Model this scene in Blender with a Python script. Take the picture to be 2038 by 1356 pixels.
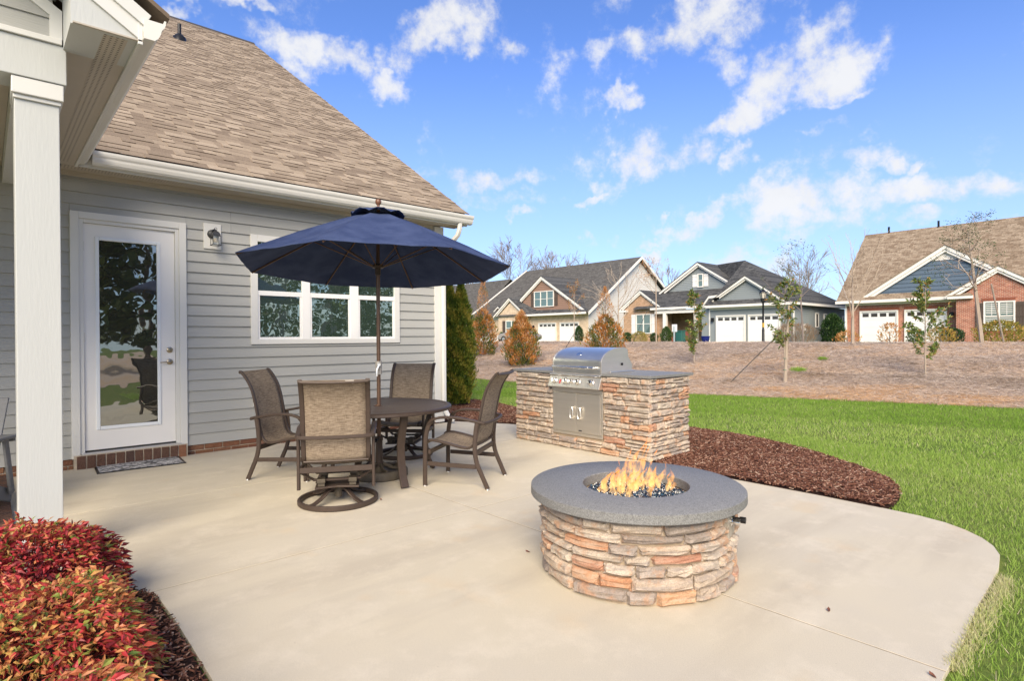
import bpy, math, random
import numpy as np
from mathutils import Vector, Matrix, Euler
for o in list(bpy.data.objects): bpy.data.objects.remove(o)
SC = bpy.context.scene
COL = SC.collection
rnd = random.Random(7)
PI = math.pi
# ------------------------------------------------------------------ camera
CAM_H = 1.40
F_PX, PITCH, ROLL, YAW = 1155.44, -0.00581669, -0.00536107, -0.737334
def cam_axes():
    fw = Vector((-math.sin(YAW), math.cos(YAW), 0)); up = Vector((0, 0, 1)); rt = fw.cross(up)
    w = fw*math.cos(PITCH)+up*math.sin(PITCH); up2 = -fw*math.sin(PITCH)+up*math.cos(PITCH)
    r = rt*math.cos(ROLL)+up2*math.sin(ROLL); u = -rt*math.sin(ROLL)+up2*math.cos(ROLL)
    return r, u, w
cr, cu, cw = cam_axes()
cd = bpy.data.cameras.new('camera'); cam = bpy.data.objects.new('camera', cd); COL.objects.link(cam)
M = Matrix((cr, cu, -cw)).transposed().to_4x4(); M.translation = (0, 0, CAM_H); cam.matrix_world = M
cd.sensor_width = 36; cd.lens = F_PX/2038*36; cd.clip_end = 2000; cd.clip_start = .05
SC.camera = cam
# ------------------------------------------------------------------ view transform
SC.view_settings.view_transform = 'Standard'; SC.view_settings.look = 'None'
SC.view_settings.gamma = 1; SC.view_settings.use_curve_mapping = False
SC.view_settings.exposure = 1.1
SC.view_settings.use_white_balance = True; SC.view_settings.white_balance_temperature = 7000
# ------------------------------------------------------------------ sun and sky
SUN_DIR = Vector((-.62, -.60, .60)).normalized()      # towards the sun
SUN_STRENGTH = 2.9; SUN_ANGLE = 40
SKY_STRENGTH = .12
sl = bpy.data.lights.new('sun', 'SUN'); sl.energy = SUN_STRENGTH; sl.angle = math.radians(SUN_ANGLE); sl.color = (1, .90, .73)
so = bpy.data.objects.new('sun', sl); COL.objects.link(so)
so.rotation_euler = SUN_DIR.to_track_quat('Z', 'Y').to_euler(); so.location = (-20, -20, 30)
W = bpy.data.worlds.new('World'); SC.world = W; W.use_nodes = True
nt = W.node_tree; nt.nodes.clear()
def N(t, typ, **k):
    n = t.nodes.new(typ)
    for a, b in k.items():
        if a == 'ins':
            for i, v in b.items():
                if isinstance(v, bpy.types.NodeSocket): t.links.new(v, n.inputs[i])
                else: n.inputs[i].default_value = v
        else: setattr(n, a, b)
    return n
def mth(t, op, a, b=0., c=None, clamp=False):
    n = t.nodes.new('ShaderNodeMath'); n.operation = op; n.use_clamp = clamp
    for i, v in enumerate((a, b, c)):
        if v is None: continue
        if isinstance(v, bpy.types.NodeSocket): t.links.new(v, n.inputs[i])
        else: n.inputs[i].default_value = v
    return n.outputs[0]
def mixc(t, f, a, b, blend='MIX'):
    n = t.nodes.new('ShaderNodeMix'); n.data_type = 'RGBA'; n.blend_type = blend
    for i, v in ((0, f), (6, a), (7, b)):
        if isinstance(v, bpy.types.NodeSocket): t.links.new(v, n.inputs[i])
        elif i == 0: n.inputs[0].default_value = v
        else: n.inputs[i].default_value = (*v[:3], 1)
    return n.outputs[2]
sky = N(nt, 'ShaderNodeTexSky', sky_type='NISHITA', sun_disc=False)
sky.sun_elevation = math.asin(SUN_DIR.z); sky.sun_rotation = math.atan2(SUN_DIR.x, SUN_DIR.y)
sky.air_density = 1.0; sky.dust_density = .3; sky.ozone_density = 1.6; sky.altitude = 200
tc = N(nt, 'ShaderNodeTexCoord')
sep = N(nt, 'ShaderNodeSeparateXYZ', ins={0: tc.outputs['Generated']})
az = mth(nt, 'ARCTAN2', sep.outputs[0], sep.outputs[1]); el = mth(nt, 'ARCSINE', sep.outputs[2])
# clouds: soft ragged puffs at fixed bearings (azimuth, elevation in degrees), warped by noise
n1 = N(nt, 'ShaderNodeTexNoise', ins={'Vector': tc.outputs['Generated'], 'Scale': 9., 'Detail': 9., 'Roughness': .62})
n2 = N(nt, 'ShaderNodeTexNoise', ins={'Vector': tc.outputs['Generated'], 'Scale': 30., 'Detail': 8., 'Roughness': .65})
n3 = N(nt, 'ShaderNodeTexNoise', ins={'Vector': tc.outputs['Generated'], 'Scale': 7., 'Detail': 5., 'Roughness': .6})
sw = N(nt, 'ShaderNodeSeparateColor', ins={0: n3.outputs['Color']})
azw = mth(nt, 'ADD', az, mth(nt, 'MULTIPLY', mth(nt, 'SUBTRACT', sw.outputs[0], .5), .34))
elw = mth(nt, 'ADD', el, mth(nt, 'MULTIPLY', mth(nt, 'SUBTRACT', sw.outputs[1], .5), .20))
CLOUDS = [(0.6422, 0.4906, 0.0865, 0.0338, 0.4504, 1.1), (0.4236, 0.4318, 0.0862, 0.0229, -0.1625, 1.0), (0.5444, 0.3968, 0.0312, 0.0176, -0.0875, 0.8), (0.2131, 0.4632, 0.0464, 0.0084, 0.222, 0.8), (0.6965, 0.2692, 0.0946, 0.0224, 0.1349, 1.1), (0.7222, 0.2287, 0.069, 0.0164, -0.0018, 0.9), (0.7695, 0.1929, 0.0328, 0.0075, 0.0728, 0.8), (1.0498, 0.4736, 0.1272, 0.0332, 0.1351, 1.05), (1.0767, 0.4169, 0.048, 0.0285, -0.1343, 1.0), (1.2042, 0.3965, 0.0626, 0.0507, 0.4479, 1.1), (1.1401, 0.3459, 0.0576, 0.0187, 0.0286, 0.9), (1.0569, 0.3052, 0.1189, 0.0203, 0.3697, 1.2), (0.9565, 0.2753, 0.0556, 0.0259, 0.4139, 1.1), (0.8854, 0.2336, 0.0249, 0.0074, 0.3337, 0.9), (0.932, 0.3494, 0.0338, 0.0155, 0.2859, 1.1), (1.1141, 0.2843, 0.0341, 0.0117, 0.4677, 0.95), (1.2768, 0.2694, 0.0465, 0.0199, 0.1297, 1.1), (1.3467, 0.2556, 0.0261, 0.0107, -0.0769, 0.9), (1.3901, 0.2451, 0.0137, 0.0073, 0.3498, 0.8), (1.1968, 0.2159, 0.083, 0.0357, -0.0156, 1.15), (1.3611, 0.2039, 0.0844, 0.0205, 0.0598, 1.15), (1.0329, 0.1891, 0.0449, 0.0195, 0.4417, 1.1), (1.2174, 0.179, 0.082, 0.0267, -0.0961, 1.0), (1.3319, 0.157, 0.0441, 0.0141, 0.0547, 1.0), (1.1756, 0.1372, 0.0845, 0.0201, 0.083, 0.9), (0.9069, 0.1624, 0.0253, 0.0091, -0.2039, 0.8), (0.9487, 0.1707, 0.0248, 0.0066, -0.0412, 0.8), (0.9691, 0.1485, 0.0213, 0.009, -0.0399, 0.9), (1.2575, 0.3047, 0.0268, 0.0084, 0.0528, 0.8), (1.4523, 0.1541, 0.0175, 0.0077, 0.089, 0.9), (0.9695, 0.4187, 0.0309, 0.0128, -0.6059, 0.8), (1.2379, 0.346, 0.0318, 0.0071, 0.1841, 0.8), (0.3298, 0.481, 0.0266, 0.0075, 0.1707, 0.8), (1.2703, 0.2002, 0.0581, 0.0214, -0.1199, 0.9)]
field = None
for (a0, e0, sa, se, rot, k) in CLOUDS:
    dx = mth(nt, 'SUBTRACT', azw, a0); dy = mth(nt, 'SUBTRACT', elw, e0)
    c, s = math.cos(rot), math.sin(rot)
    px = mth(nt, 'ADD', mth(nt, 'MULTIPLY', dx, c/sa/1.16), mth(nt, 'MULTIPLY', dy, s/sa/1.16))
    py = mth(nt, 'ADD', mth(nt, 'MULTIPLY', dx, -s/se/1.12), mth(nt, 'MULTIPLY', dy, c/se/1.12))
    r2 = mth(nt, 'ADD', mth(nt, 'MULTIPLY', px, px), mth(nt, 'MULTIPLY', py, py))
    v = mth(nt, 'MULTIPLY', mth(nt, 'SUBTRACT', 1., mth(nt, 'MULTIPLY', r2, .8)), k)
    v = mth(nt, 'MAXIMUM', v, -.6)
    field = v if field is None else mth(nt, 'MAXIMUM', field, v)
# beyond the placed ones the same broken cloud goes on
nb = N(nt, 'ShaderNodeTexNoise', ins={'Vector': tc.outputs['Generated'], 'Scale': 2.6, 'Detail': 4., 'Roughness': .5})
daz = mth(nt, 'ABSOLUTE', mth(nt, 'SUBTRACT', az, .72))
away = mth(nt, 'SMOOTH_MIN', mth(nt, 'MULTIPLY', mth(nt, 'SUBTRACT', daz, .75), 4.), 1., .1)
away = mth(nt, 'MAXIMUM', away, mth(nt, 'MINIMUM', mth(nt, 'MULTIPLY', mth(nt, 'SUBTRACT', el, .62), 5.), 1.))
wild = mth(nt, 'ADD', mth(nt, 'MULTIPLY', mth(nt, 'SUBTRACT', nb.outputs[0], .47), 7.), mth(nt, 'MULTIPLY', mth(nt, 'SUBTRACT', away, 1.), 2.))
field = mth(nt, 'MAXIMUM', field, wild)
f1 = mth(nt, 'ADD', field, mth(nt, 'MULTIPLY', mth(nt, 'SUBTRACT', n1.outputs[0], .5), 6.5))
f1 = mth(nt, 'ADD', f1, mth(nt, 'MULTIPLY', mth(nt, 'SUBTRACT', n2.outputs[0], .5), 3.2))
den = N(nt, 'ShaderNodeMapRange', interpolation_type='SMOOTHERSTEP', ins={0: f1, 1: -.42, 2: 2.0, 3: 0., 4: 1.})
dens = mth(nt, 'MULTIPLY', den.outputs[0], .92)
skc = mixc(nt, 1., sky.outputs[0], (.45, .62, 1.0), 'MULTIPLY')
hz = N(nt, 'ShaderNodeMapRange', interpolation_type='SMOOTHSTEP', ins={0: el, 1: .50, 2: -.02, 3: 0., 4: .55})
skc = mixc(nt, hz.outputs[0], skc, (2.3, 2.9, 3.6))
shade = N(nt, 'ShaderNodeMapRange', ins={0: n1.outputs[0], 1: .35, 2: .65, 3: .93, 4: 1.04})
ccol = mixc(nt, 1., (3.4, 3.55, 3.8), shade.outputs[0], 'MULTIPLY')
fin = mixc(nt, dens, skc, ccol)
bg = N(nt, 'ShaderNodeBackground', ins={0: fin, 1: SKY_STRENGTH})
nt.links.new(bg.outputs[0], N(nt, 'ShaderNodeOutputWorld').inputs[0])

# ------------------------------------------------------------------ object helpers
def tag(o, label=None, cat=None, group=None, kind=None):
    if label: o['label'] = label
    if cat: o['category'] = cat
    if group: o['group'] = group
    if kind: o['kind'] = kind
    return o
def wm(o):
    m = o.matrix_basis.copy()
    return wm(o.parent) @ m if o.parent else m
def root(name, loc, rz=0., label=None, cat=None, group=None, kind=None):
    o = bpy.data.objects.new(name, None); COL.objects.link(o); o.location = loc; o.rotation_euler = (0, 0, rz)
    o.empty_display_size = .2
    return tag(o, label, cat, group, kind)
def link(me, name, m, parent=None, world=True, smooth=False, bevel=0., center=True):
    """link a mesh; vertices are world coordinates (world) or the parent's local ones"""
    n = len(me.vertices)
    co = np.empty(n*3, np.float32); me.vertices.foreach_get('co', co); co = co.reshape(-1, 3)
    if parent is not None and world:
        inv = np.array(wm(parent).inverted()); co = co @ inv[:3, :3].T + inv[:3, 3]
    c = np.zeros(3)
    if center and n:
        c = (co.min(0)+co.max(0))/2
        if parent is None: c[2] = co[:, 2].min()
    co = co - c
    me.vertices.foreach_set('co', co.astype(np.float32).ravel())
    me.polygons.foreach_set('use_smooth', [bool(smooth)]*len(me.polygons))
    if m is not None:
        for mm in (m if isinstance(m, (list, tuple)) else [m]): me.materials.append(mm)
    me.update()
    o = bpy.data.objects.new(name, me); COL.objects.link(o); o.location = c
    if parent is not None: o.parent = parent
    if bevel:
        b = o.modifiers.new('bevel', 'BEVEL'); b.width = bevel; b.segments = 2; b.limit_method = 'ANGLE'; b.angle_limit = .6
        b.harden_normals = False
    return o
class MB:
    def __init__(s): s.v = []; s.f = []; s.mi = []
    def add(s, v, f, mi=0):
        n = len(s.v); s.v += [tuple(p) for p in v]
        for q in f: s.f.append(tuple(i+n for i in q)); s.mi.append(mi)
        return s
    def box(s, x0, y0, z0, x1, y1, z1, mi=0):
        v = [(x, y, z) for z in (z0, z1) for y in (y0, y1) for x in (x0, x1)]
        return s.add(v, [(0, 2, 3, 1), (4, 5, 7, 6), (0, 1, 5, 4), (2, 6, 7, 3), (0, 4, 6, 2), (1, 3, 7, 5)], mi)
    def prism(s, poly, vec, mi=0):
        n = len(poly); vec = Vector(vec); a = [Vector(p) for p in poly]; b = [p+vec for p in a]
        nrm = Vector((0, 0, 0))
        for i in range(n): nrm += a[i].cross(a[(i+1) % n])
        if nrm.dot(vec) > 0: f = [tuple(range(n))[::-1], tuple(range(n, 2*n))]+[(i, (i+1) % n, (i+1) % n+n, i+n) for i in range(n)]
        else: f = [tuple(range(n)), tuple(range(n, 2*n))[::-1]]+[((i+1) % n, i, i+n, (i+1) % n+n) for i in range(n)]
        return s.add(a+b, f, mi)
    def sweep(s, pts, w, h, up=(0, 0, 1), closed=False, rnd_=.25, mi=0):
        """rounded rectangular bar; w across (sideways), h along 'up'"""
        pts = [Vector(p) for p in pts]; n = len(pts); up = Vector(up); V = []; F = []
        e = min(w, h)*rnd_
        prof = [(-w/2+e, -h/2), (w/2-e, -h/2), (w/2, -h/2+e), (w/2, h/2-e), (w/2-e, h/2), (-w/2+e, h/2), (-w/2, h/2-e), (-w/2, -h/2+e)]
        for i, p in enumerate(pts):
            if closed: t = pts[(i+1) % n]-pts[i-1]
            else: t = pts[min(i+1, n-1)]-pts[max(i-1, 0)]
            t.normalize(); side = t.cross(up)
            if side.length < 1e-4: side = Vector((1, 0, 0))
            side.normalize(); u2 = side.cross(t)
            V += [p+side*a+u2*b for a, b in prof]
        for i in range(n if closed else n-1):
            j = (i+1) % n
            for k in range(8): F.append((i*8+k, i*8+(k+1) % 8, j*8+(k+1) % 8, j*8+k))
        if not closed: F += [tuple(range(8))[::-1], tuple(range((n-1)*8, n*8))]
        return s.add(V, F, mi)
    def tube(s, pts, r, n=8, closed=False, cap=True, mi=0):
        pts = [Vector(p) for p in pts]; m = len(pts); V = []; F = []
        rr = r if isinstance(r, (list, tuple)) else [r]*m
        ref = None
        for i, p in enumerate(pts):
            if closed: t = pts[(i+1) % m]-pts[i-1]
            else: t = pts[min(i+1, m-1)]-pts[max(i-1, 0)]
            if t.length < 1e-9: t = Vector((0, 0, 1))
            t.normalize()
            if ref is None: ref = t.orthogonal()
            a = ref-t*ref.dot(t)
            if a.length < 1e-5: a = t.orthogonal()
            a.normalize(); ref = a; b = t.cross(a)
            V += [p+(a*math.cos(2*PI*k/n)+b*math.sin(2*PI*k/n))*rr[i] for k in range(n)]
        for i in range(m if closed else m-1):
            j = (i+1) % m
            for k in range(n): F.append((i*n+k, i*n+(k+1) % n, j*n+(k+1) % n, j*n+k))
        if cap and not closed: F += [tuple(range(n))[::-1], tuple(range((m-1)*n, m*n))]
        return s.add(V, F, mi)
    def lathe(s, prof, n=32, c=(0, 0, 0), mi=0, cap=True):
        V = []; F = []; m = len(prof); c = Vector(c)
        for r, z in prof: V += [c+Vector((r*math.cos(2*PI*k/n), r*math.sin(2*PI*k/n), z)) for k in range(n)]
        for i in range(m-1):
            for k in range(n): F.append((i*n+k, i*n+(k+1) % n, (i+1)*n+(k+1) % n, (i+1)*n+k))
        if cap:
            if prof[0][0] > 1e-4: F.append(tuple(range(n))[::-1])
            if prof[-1][0] > 1e-4: F.append(tuple(range((m-1)*n, m*n)))
        return s.add(V, F, mi)
    def ball(s, c, r, n=12, m=8, sc=(1, 1, 1), mi=0):
        V = []; c = Vector(c)
        for i in range(m+1):
            t = PI*i/m
            V += [c+Vector((r*sc[0]*math.sin(t)*math.cos(2*PI*k/n), r*sc[1]*math.sin(t)*math.sin(2*PI*k/n), -r*sc[2]*math.cos(t))) for k in range(n)]
        F = [(i*n+k, i*n+(k+1) % n, (i+1)*n+(k+1) % n, (i+1)*n+k) for i in range(m) for k in range(n)]
        return s.add(V, F, mi)
    def xf(s, mat, start=0):
        for i in range(start, len(s.v)): s.v[i] = tuple(mat @ Vector(s.v[i]))
        return s
    def mesh(s, name='m'):
        me = bpy.data.meshes.new(name); me.from_pydata(s.v, [], s.f)
        if any(s.mi): me.polygons.foreach_set('material_index', s.mi)
        return me
    def build(s, name, m, parent=None, world=True, smooth=False, bevel=0., label=None):
        o = link(s.mesh(name), name, m, parent, world, smooth, bevel)
        if smooth and s.f:
            try: o.data.set_sharp_from_angle(angle=.7)
            except Exception: pass
        if label: o['label'] = label
        return o
def copy_thing(o, loc, rz=None, label=None, sc=None):
    m = {}
    def rec(a, par):
        c = a.copy(); COL.objects.link(c)
        if par is not None: c.parent = par
        for ch in [x for x in a.children]: rec(ch, c)
        return c
    r = rec(o, None); r.location = loc
    if rz is not None: r.rotation_euler = (0, 0, rz)
    if sc: r.scale = (sc, sc, sc)
    if label: r['label'] = label
    return r
def stuff_mesh(name, V, F, m, tint=None, parent=None, smooth=False, mi=None):
    """V (n,3) F (m,k) numpy -> mesh with per-vertex attribute tint"""
    V = np.asarray(V, np.float32); F = np.asarray(F, np.int32)
    me = bpy.data.meshes.new(name); k = F.shape[1]
    me.vertices.add(len(V)); me.vertices.foreach_set('co', V.ravel())
    me.loops.add(F.size); me.loops.foreach_set('vertex_index', F.ravel())
    me.polygons.add(len(F)); me.polygons.foreach_set('loop_start', np.arange(0, F.size, k, dtype=np.int32))
    if mi is not None: me.polygons.foreach_set('material_index', np.asarray(mi, np.int32))
    me.update(calc_edges=True)
    if tint is not None:
        a = me.attributes.new('tint', 'FLOAT', 'POINT'); a.data.foreach_set('value', np.asarray(tint, np.float32))
    o = link(me, name, m, parent, True, smooth)
    return o
def leaves(name, P, D, Lh, Wd, m, tint, parent=None, fold=.25, rs=None, droop=0.):
    """pointed leaves as two folded quads; P base points, D directions"""
    rs = rs or np.random.RandomState(1); n = len(P)
    D = D/np.linalg.norm(D, axis=1, keepdims=True); R = rs.normal(size=(n, 3)); S = np.cross(D, R); S /= np.linalg.norm(S, axis=1, keepdims=True)
    U = np.cross(S, D); L = np.asarray(Lh).reshape(-1, 1)*np.ones((n, 1)); Wd = np.asarray(Wd).reshape(-1, 1)*np.ones((n, 1))
    a = P; mid = P+D*L*.5-U*Wd*fold; tip = P+D*L; tip[:, 2] -= droop*L[:, 0]
    l = P+D*L*.42+S*Wd*.5; r = P+D*L*.42-S*Wd*.5
    V = np.stack([a, l, tip, mid, r], 1).reshape(-1, 3)
    b = np.arange(n)[:, None]*5
    F = np.concatenate([b+np.array([[0, 3, 1, 0]])[:, :3], b+np.array([[3, 2, 1]]), b+np.array([[0, 4, 3]]), b+np.array([[3, 4, 2]])], 0)
    return stuff_mesh(name, V, F, m, np.repeat(tint, 5), parent)
def cards(name, P, D, L, Wd, m, tint, parent=None, rs=None, up=None):
    """flat tapered slips (needles, sprays, blades), one triangle pair each"""
    rs = rs or np.random.RandomState(1); n = len(P)
    D = D/np.linalg.norm(D, axis=1, keepdims=True); R = rs.normal(size=(n, 3)) if up is None else up
    S = np.cross(D, R); S /= (np.linalg.norm(S, axis=1, keepdims=True)+1e-9)
    L = np.asarray(L).reshape(-1, 1)*np.ones((n, 1)); Wd = np.asarray(Wd).reshape(-1, 1)*np.ones((n, 1))
    V = np.stack([P-S*Wd*.5, P+S*Wd*.5, P+D*L+S*Wd*.2, P+D*L-S*Wd*.2], 1).reshape(-1, 3)
    F = np.arange(n)[:, None]*4+np.array([[0, 1, 2, 3]])
    return stuff_mesh(name, V, F, m, np.repeat(tint, 4), parent)
def inpoly(x, y, poly):
    x = np.asarray(x); y = np.asarray(y); c = np.zeros(x.shape, bool); n = len(poly); j = n-1
    for i in range(n):
        xi, yi = poly[i]; xj, yj = poly[j]
        c ^= ((yi > y) != (yj > y)) & (x < (xj-xi)*(y-yi)/(yj-yi+1e-12)+xi); j = i
    return c
def clip(poly, a, b, c):
    """keep a*x+b*y<=c"""
    out = []; n = len(poly)
    for i in range(n):
        p, q = poly[i], poly[(i+1) % n]; dp = a*p[0]+b*p[1]-c; dq = a*q[0]+b*q[1]-c
        if dp <= 0: out.append(p)
        if (dp < 0 < dq) or (dq < 0 < dp):
            t = dp/(dp-dq); out.append((p[0]+(q[0]-p[0])*t, p[1]+(q[1]-p[1])*t))
    return out
# ------------------------------------------------------------------ materials
MATS = {}
def mat(name, col, rough=.6, metal=0., spec=.5, var=0., vscale=3., vcol=None, bump=0., bscale=60., obj_var=0., coord='Object', stretch=None, grain=0., gscale=200.):
    """principled with optional blotches towards vcol, fine grain, bump and per-object value variation"""
    m = bpy.data.materials.new(name); m.use_nodes = True; t = m.node_tree; p = t.nodes['Principled BSDF']
    p.inputs['Roughness'].default_value = rough; p.inputs['Metallic'].default_value = metal; p.inputs['Specular IOR Level'].default_value = spec
    c = N(t, 'ShaderNodeTexCoord').outputs['Object'] if coord == 'Object' else N(t, 'ShaderNodeNewGeometry').outputs['Position']
    if stretch: c = N(t, 'ShaderNodeMapping', ins={0: c, 3: stretch}).outputs[0]
    if obj_var:
        oi = N(t, 'ShaderNodeObjectInfo')
        off = N(t, 'ShaderNodeCombineXYZ', ins={0: mth(t, 'MULTIPLY', oi.outputs['Random'], 37.), 1: mth(t, 'MULTIPLY', oi.outputs['Random'], 71.)})
        c = N(t, 'ShaderNodeVectorMath', operation='ADD', ins={0: c, 1: off.outputs[0]}).outputs[0]
    rgb = N(t, 'ShaderNodeRGB'); rgb.outputs[0].default_value = (*col, 1); out = rgb.outputs[0]
    if var:
        n = N(t, 'ShaderNodeTexNoise', ins={'Vector': c, 'Scale': vscale, 'Detail': 6., 'Roughness': .6})
        f = N(t, 'ShaderNodeMapRange', ins={0: n.outputs[0], 1: .38, 2: .62, 3: 0., 4: var})
        out = mixc(t, f.outputs[0], out, vcol or tuple(x*.6 for x in col))
    if grain:
        n = N(t, 'ShaderNodeTexNoise', ins={'Vector': c, 'Scale': gscale, 'Detail': 3.})
        f = N(t, 'ShaderNodeMapRange', ins={0: n.outputs[0], 1: .3, 2: .7, 3: 1-grain, 4: 1+grain})
        out = mixc(t, 1., out, f.outputs[0], 'MULTIPLY')
    if obj_var:
        f = N(t, 'ShaderNodeMapRange', ins={0: oi.outputs['Random'], 3: 1-obj_var, 4: 1+obj_var})
        out = mixc(t, 1., out, f.outputs[0], 'MULTIPLY')
    t.links.new(out, p.inputs[0])
    if bump:
        n = N(t, 'ShaderNodeTexNoise', ins={'Vector': c, 'Scale': bscale, 'Detail': 5.})
        b = N(t, 'ShaderNodeBump', ins={'Strength': bump, 'Distance': .01, 'Height': n.outputs[0]})
        t.links.new(b.outputs[0], p.inputs['Normal'])
    MATS[name] = m
    return m
def ramp(t, fac, stops, interp='LINEAR'):
    r = t.nodes.new('ShaderNodeValToRGB'); r.color_ramp.interpolation = interp; e = r.color_ramp.elements
    while len(e) > 1: e.remove(e[-1])
    e[0].position = stops[0][0]; e[0].color = (*stops[0][1], 1)
    for a, c in stops[1:]:
        x = e.new(a); x.color = (*c, 1)
    t.links.new(fac, r.inputs[0]); return r.outputs[0]
def tintmat(name, stops, rough=.7, trans=0., spec=.3):
    """colour from the per-vertex 'tint' attribute (each leaf or chip its own)"""
    m = bpy.data.materials.new(name); m.use_nodes = True; t = m.node_tree; p = t.nodes['Principled BSDF']
    a = N(t, 'ShaderNodeAttribute', attribute_name='tint'); c = ramp(t, a.outputs['Fac'], stops)
    t.links.new(c, p.inputs[0]); p.inputs['Roughness'].default_value = rough; p.inputs['Specular IOR Level'].default_value = spec
    if trans:
        tr = N(t, 'ShaderNodeBsdfTranslucent', ins={0: c}); mx = N(t, 'ShaderNodeMixShader', ins={0: trans, 1: p.outputs[0], 2: tr.outputs[0]})
        t.links.new(mx.outputs[0], t.nodes['Material Output'].inputs[0])
    MATS[name] = m; return m
def randmat(name, stops, rough=.85, var=.5, bump=.6, bscale=40., vdark=.55, vscale=8., interp='LINEAR', spec=.3, strata=None):
    """one tone per object, picked along a ramp by its own random number, then mottled"""
    m = bpy.data.materials.new(name); m.use_nodes = True; t = m.node_tree; p = t.nodes['Principled BSDF']
    oi = N(t, 'ShaderNodeObjectInfo'); pos = N(t, 'ShaderNodeNewGeometry').outputs['Position']
    c = ramp(t, oi.outputs['Random'], stops, interp)
    n = N(t, 'ShaderNodeTexNoise', ins={'Vector': pos, 'Scale': vscale, 'Detail': 7., 'Roughness': .65})
    f = N(t, 'ShaderNodeMapRange', ins={0: n.outputs[0], 1: .35, 2: .68, 3: 0., 4: var})
    c2 = mixc(t, f.outputs[0], c, mixc(t, 1., c, (vdark,)*3, 'MULTIPLY'))
    gr_ = N(t, 'ShaderNodeTexNoise', ins={'Vector': pos, 'Scale': 150., 'Detail': 3.}); c2 = mixc(t, 1., c2, N(t, 'ShaderNodeMapRange', ins={0: gr_.outputs[0], 1: .3, 2: .7, 3: .78, 4: 1.2}).outputs[0], 'MULTIPLY')
    if strata:
        mp = N(t, 'ShaderNodeMapping', ins={0: pos, 3: (3, 3, 34)})
        ns = N(t, 'ShaderNodeTexNoise', ins={'Vector': mp.outputs[0], 'Scale': 1.4, 'Detail': 6., 'Roughness': .7})
        f2 = N(t, 'ShaderNodeMapRange', ins={0: ns.outputs[0], 1: .45, 2: .62, 3: 0., 4: .75}); c2 = mixc(t, f2.outputs[0], c2, strata)
        ns2 = N(t, 'ShaderNodeTexNoise', ins={'Vector': pos, 'Scale': 12., 'Detail': 4., 'Roughness': .6})
        f3 = N(t, 'ShaderNodeMapRange', ins={0: ns2.outputs[0], 1: .54, 2: .68, 3: 0., 4: .6}); c2 = mixc(t, f3.outputs[0], c2, (.50, .255, .135))
    t.links.new(c2, p.inputs[0]); p.inputs['Roughness'].default_value = rough; p.inputs['Specular IOR Level'].default_value = spec
    if bump:
        nb_ = N(t, 'ShaderNodeTexNoise', ins={'Vector': pos, 'Scale': bscale, 'Detail': 6., 'Roughness': .65})
        b = N(t, 'ShaderNodeBump', ins={'Strength': bump, 'Distance': .018, 'Height': nb_.outputs[0]}); t.links.new(b.outputs[0], p.inputs['Normal'])
    MATS[name] = m; return m

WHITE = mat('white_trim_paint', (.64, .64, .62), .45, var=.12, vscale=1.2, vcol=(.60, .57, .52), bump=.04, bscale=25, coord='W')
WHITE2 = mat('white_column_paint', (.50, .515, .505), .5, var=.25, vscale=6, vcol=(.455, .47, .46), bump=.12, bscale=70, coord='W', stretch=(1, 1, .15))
CREAM = mat('cream_aluminium_soffit', (.47, .42, .35), .5, var=.15, vscale=2, coord='W')
GUTTER = mat('cream_gutter_metal', (.70, .69, .65), .35, var=.15, vscale=2, coord='W', vcol=(.55, .51, .44))
SIDING = mat('grey_fibre_cement_siding', (.375, .378, .362), .7, var=.35, vscale=2.2, vcol=(.33, .333, .32), bump=.25, bscale=50, coord='W', stretch=(.25, 1, 2.5), obj_var=.04)
DOORW = mat('white_door_paint', (.77, .76, .745), .35, var=.05)
DARKGAP = mat('dark_gasket', (.02, .02, .02), .8)
MORTAR = mat('mortar', (.52, .44, .34), .95, var=.4, vscale=20, bump=.5, bscale=80, coord='W')
BRICK = randmat('brown_red_brick', [(0, (.24, .11, .06)), (.35, (.20, .085, .055)), (.6, (.31, .15, .085)), (1, (.14, .075, .055))], bump=.8, bscale=60, vscale=14)
BRICKD = randmat('umber_sill_brick', [(0, (.125, .07, .05)), (.5, (.16, .085, .06)), (1, (.10, .06, .05))], bump=.8, bscale=60, vscale=16, var=.7)
SHINGLE = randmat('weathered_tan_shingle', [(0, (.135, .098, .072)), (.3, (.23, .172, .125)), (.55, (.32, .25, .18)), (.8, (.19, .14, .102)), (1, (.27, .205, .15))], rough=.95, bump=.9, bscale=160, vscale=60, var=.6, vdark=.6)
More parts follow.
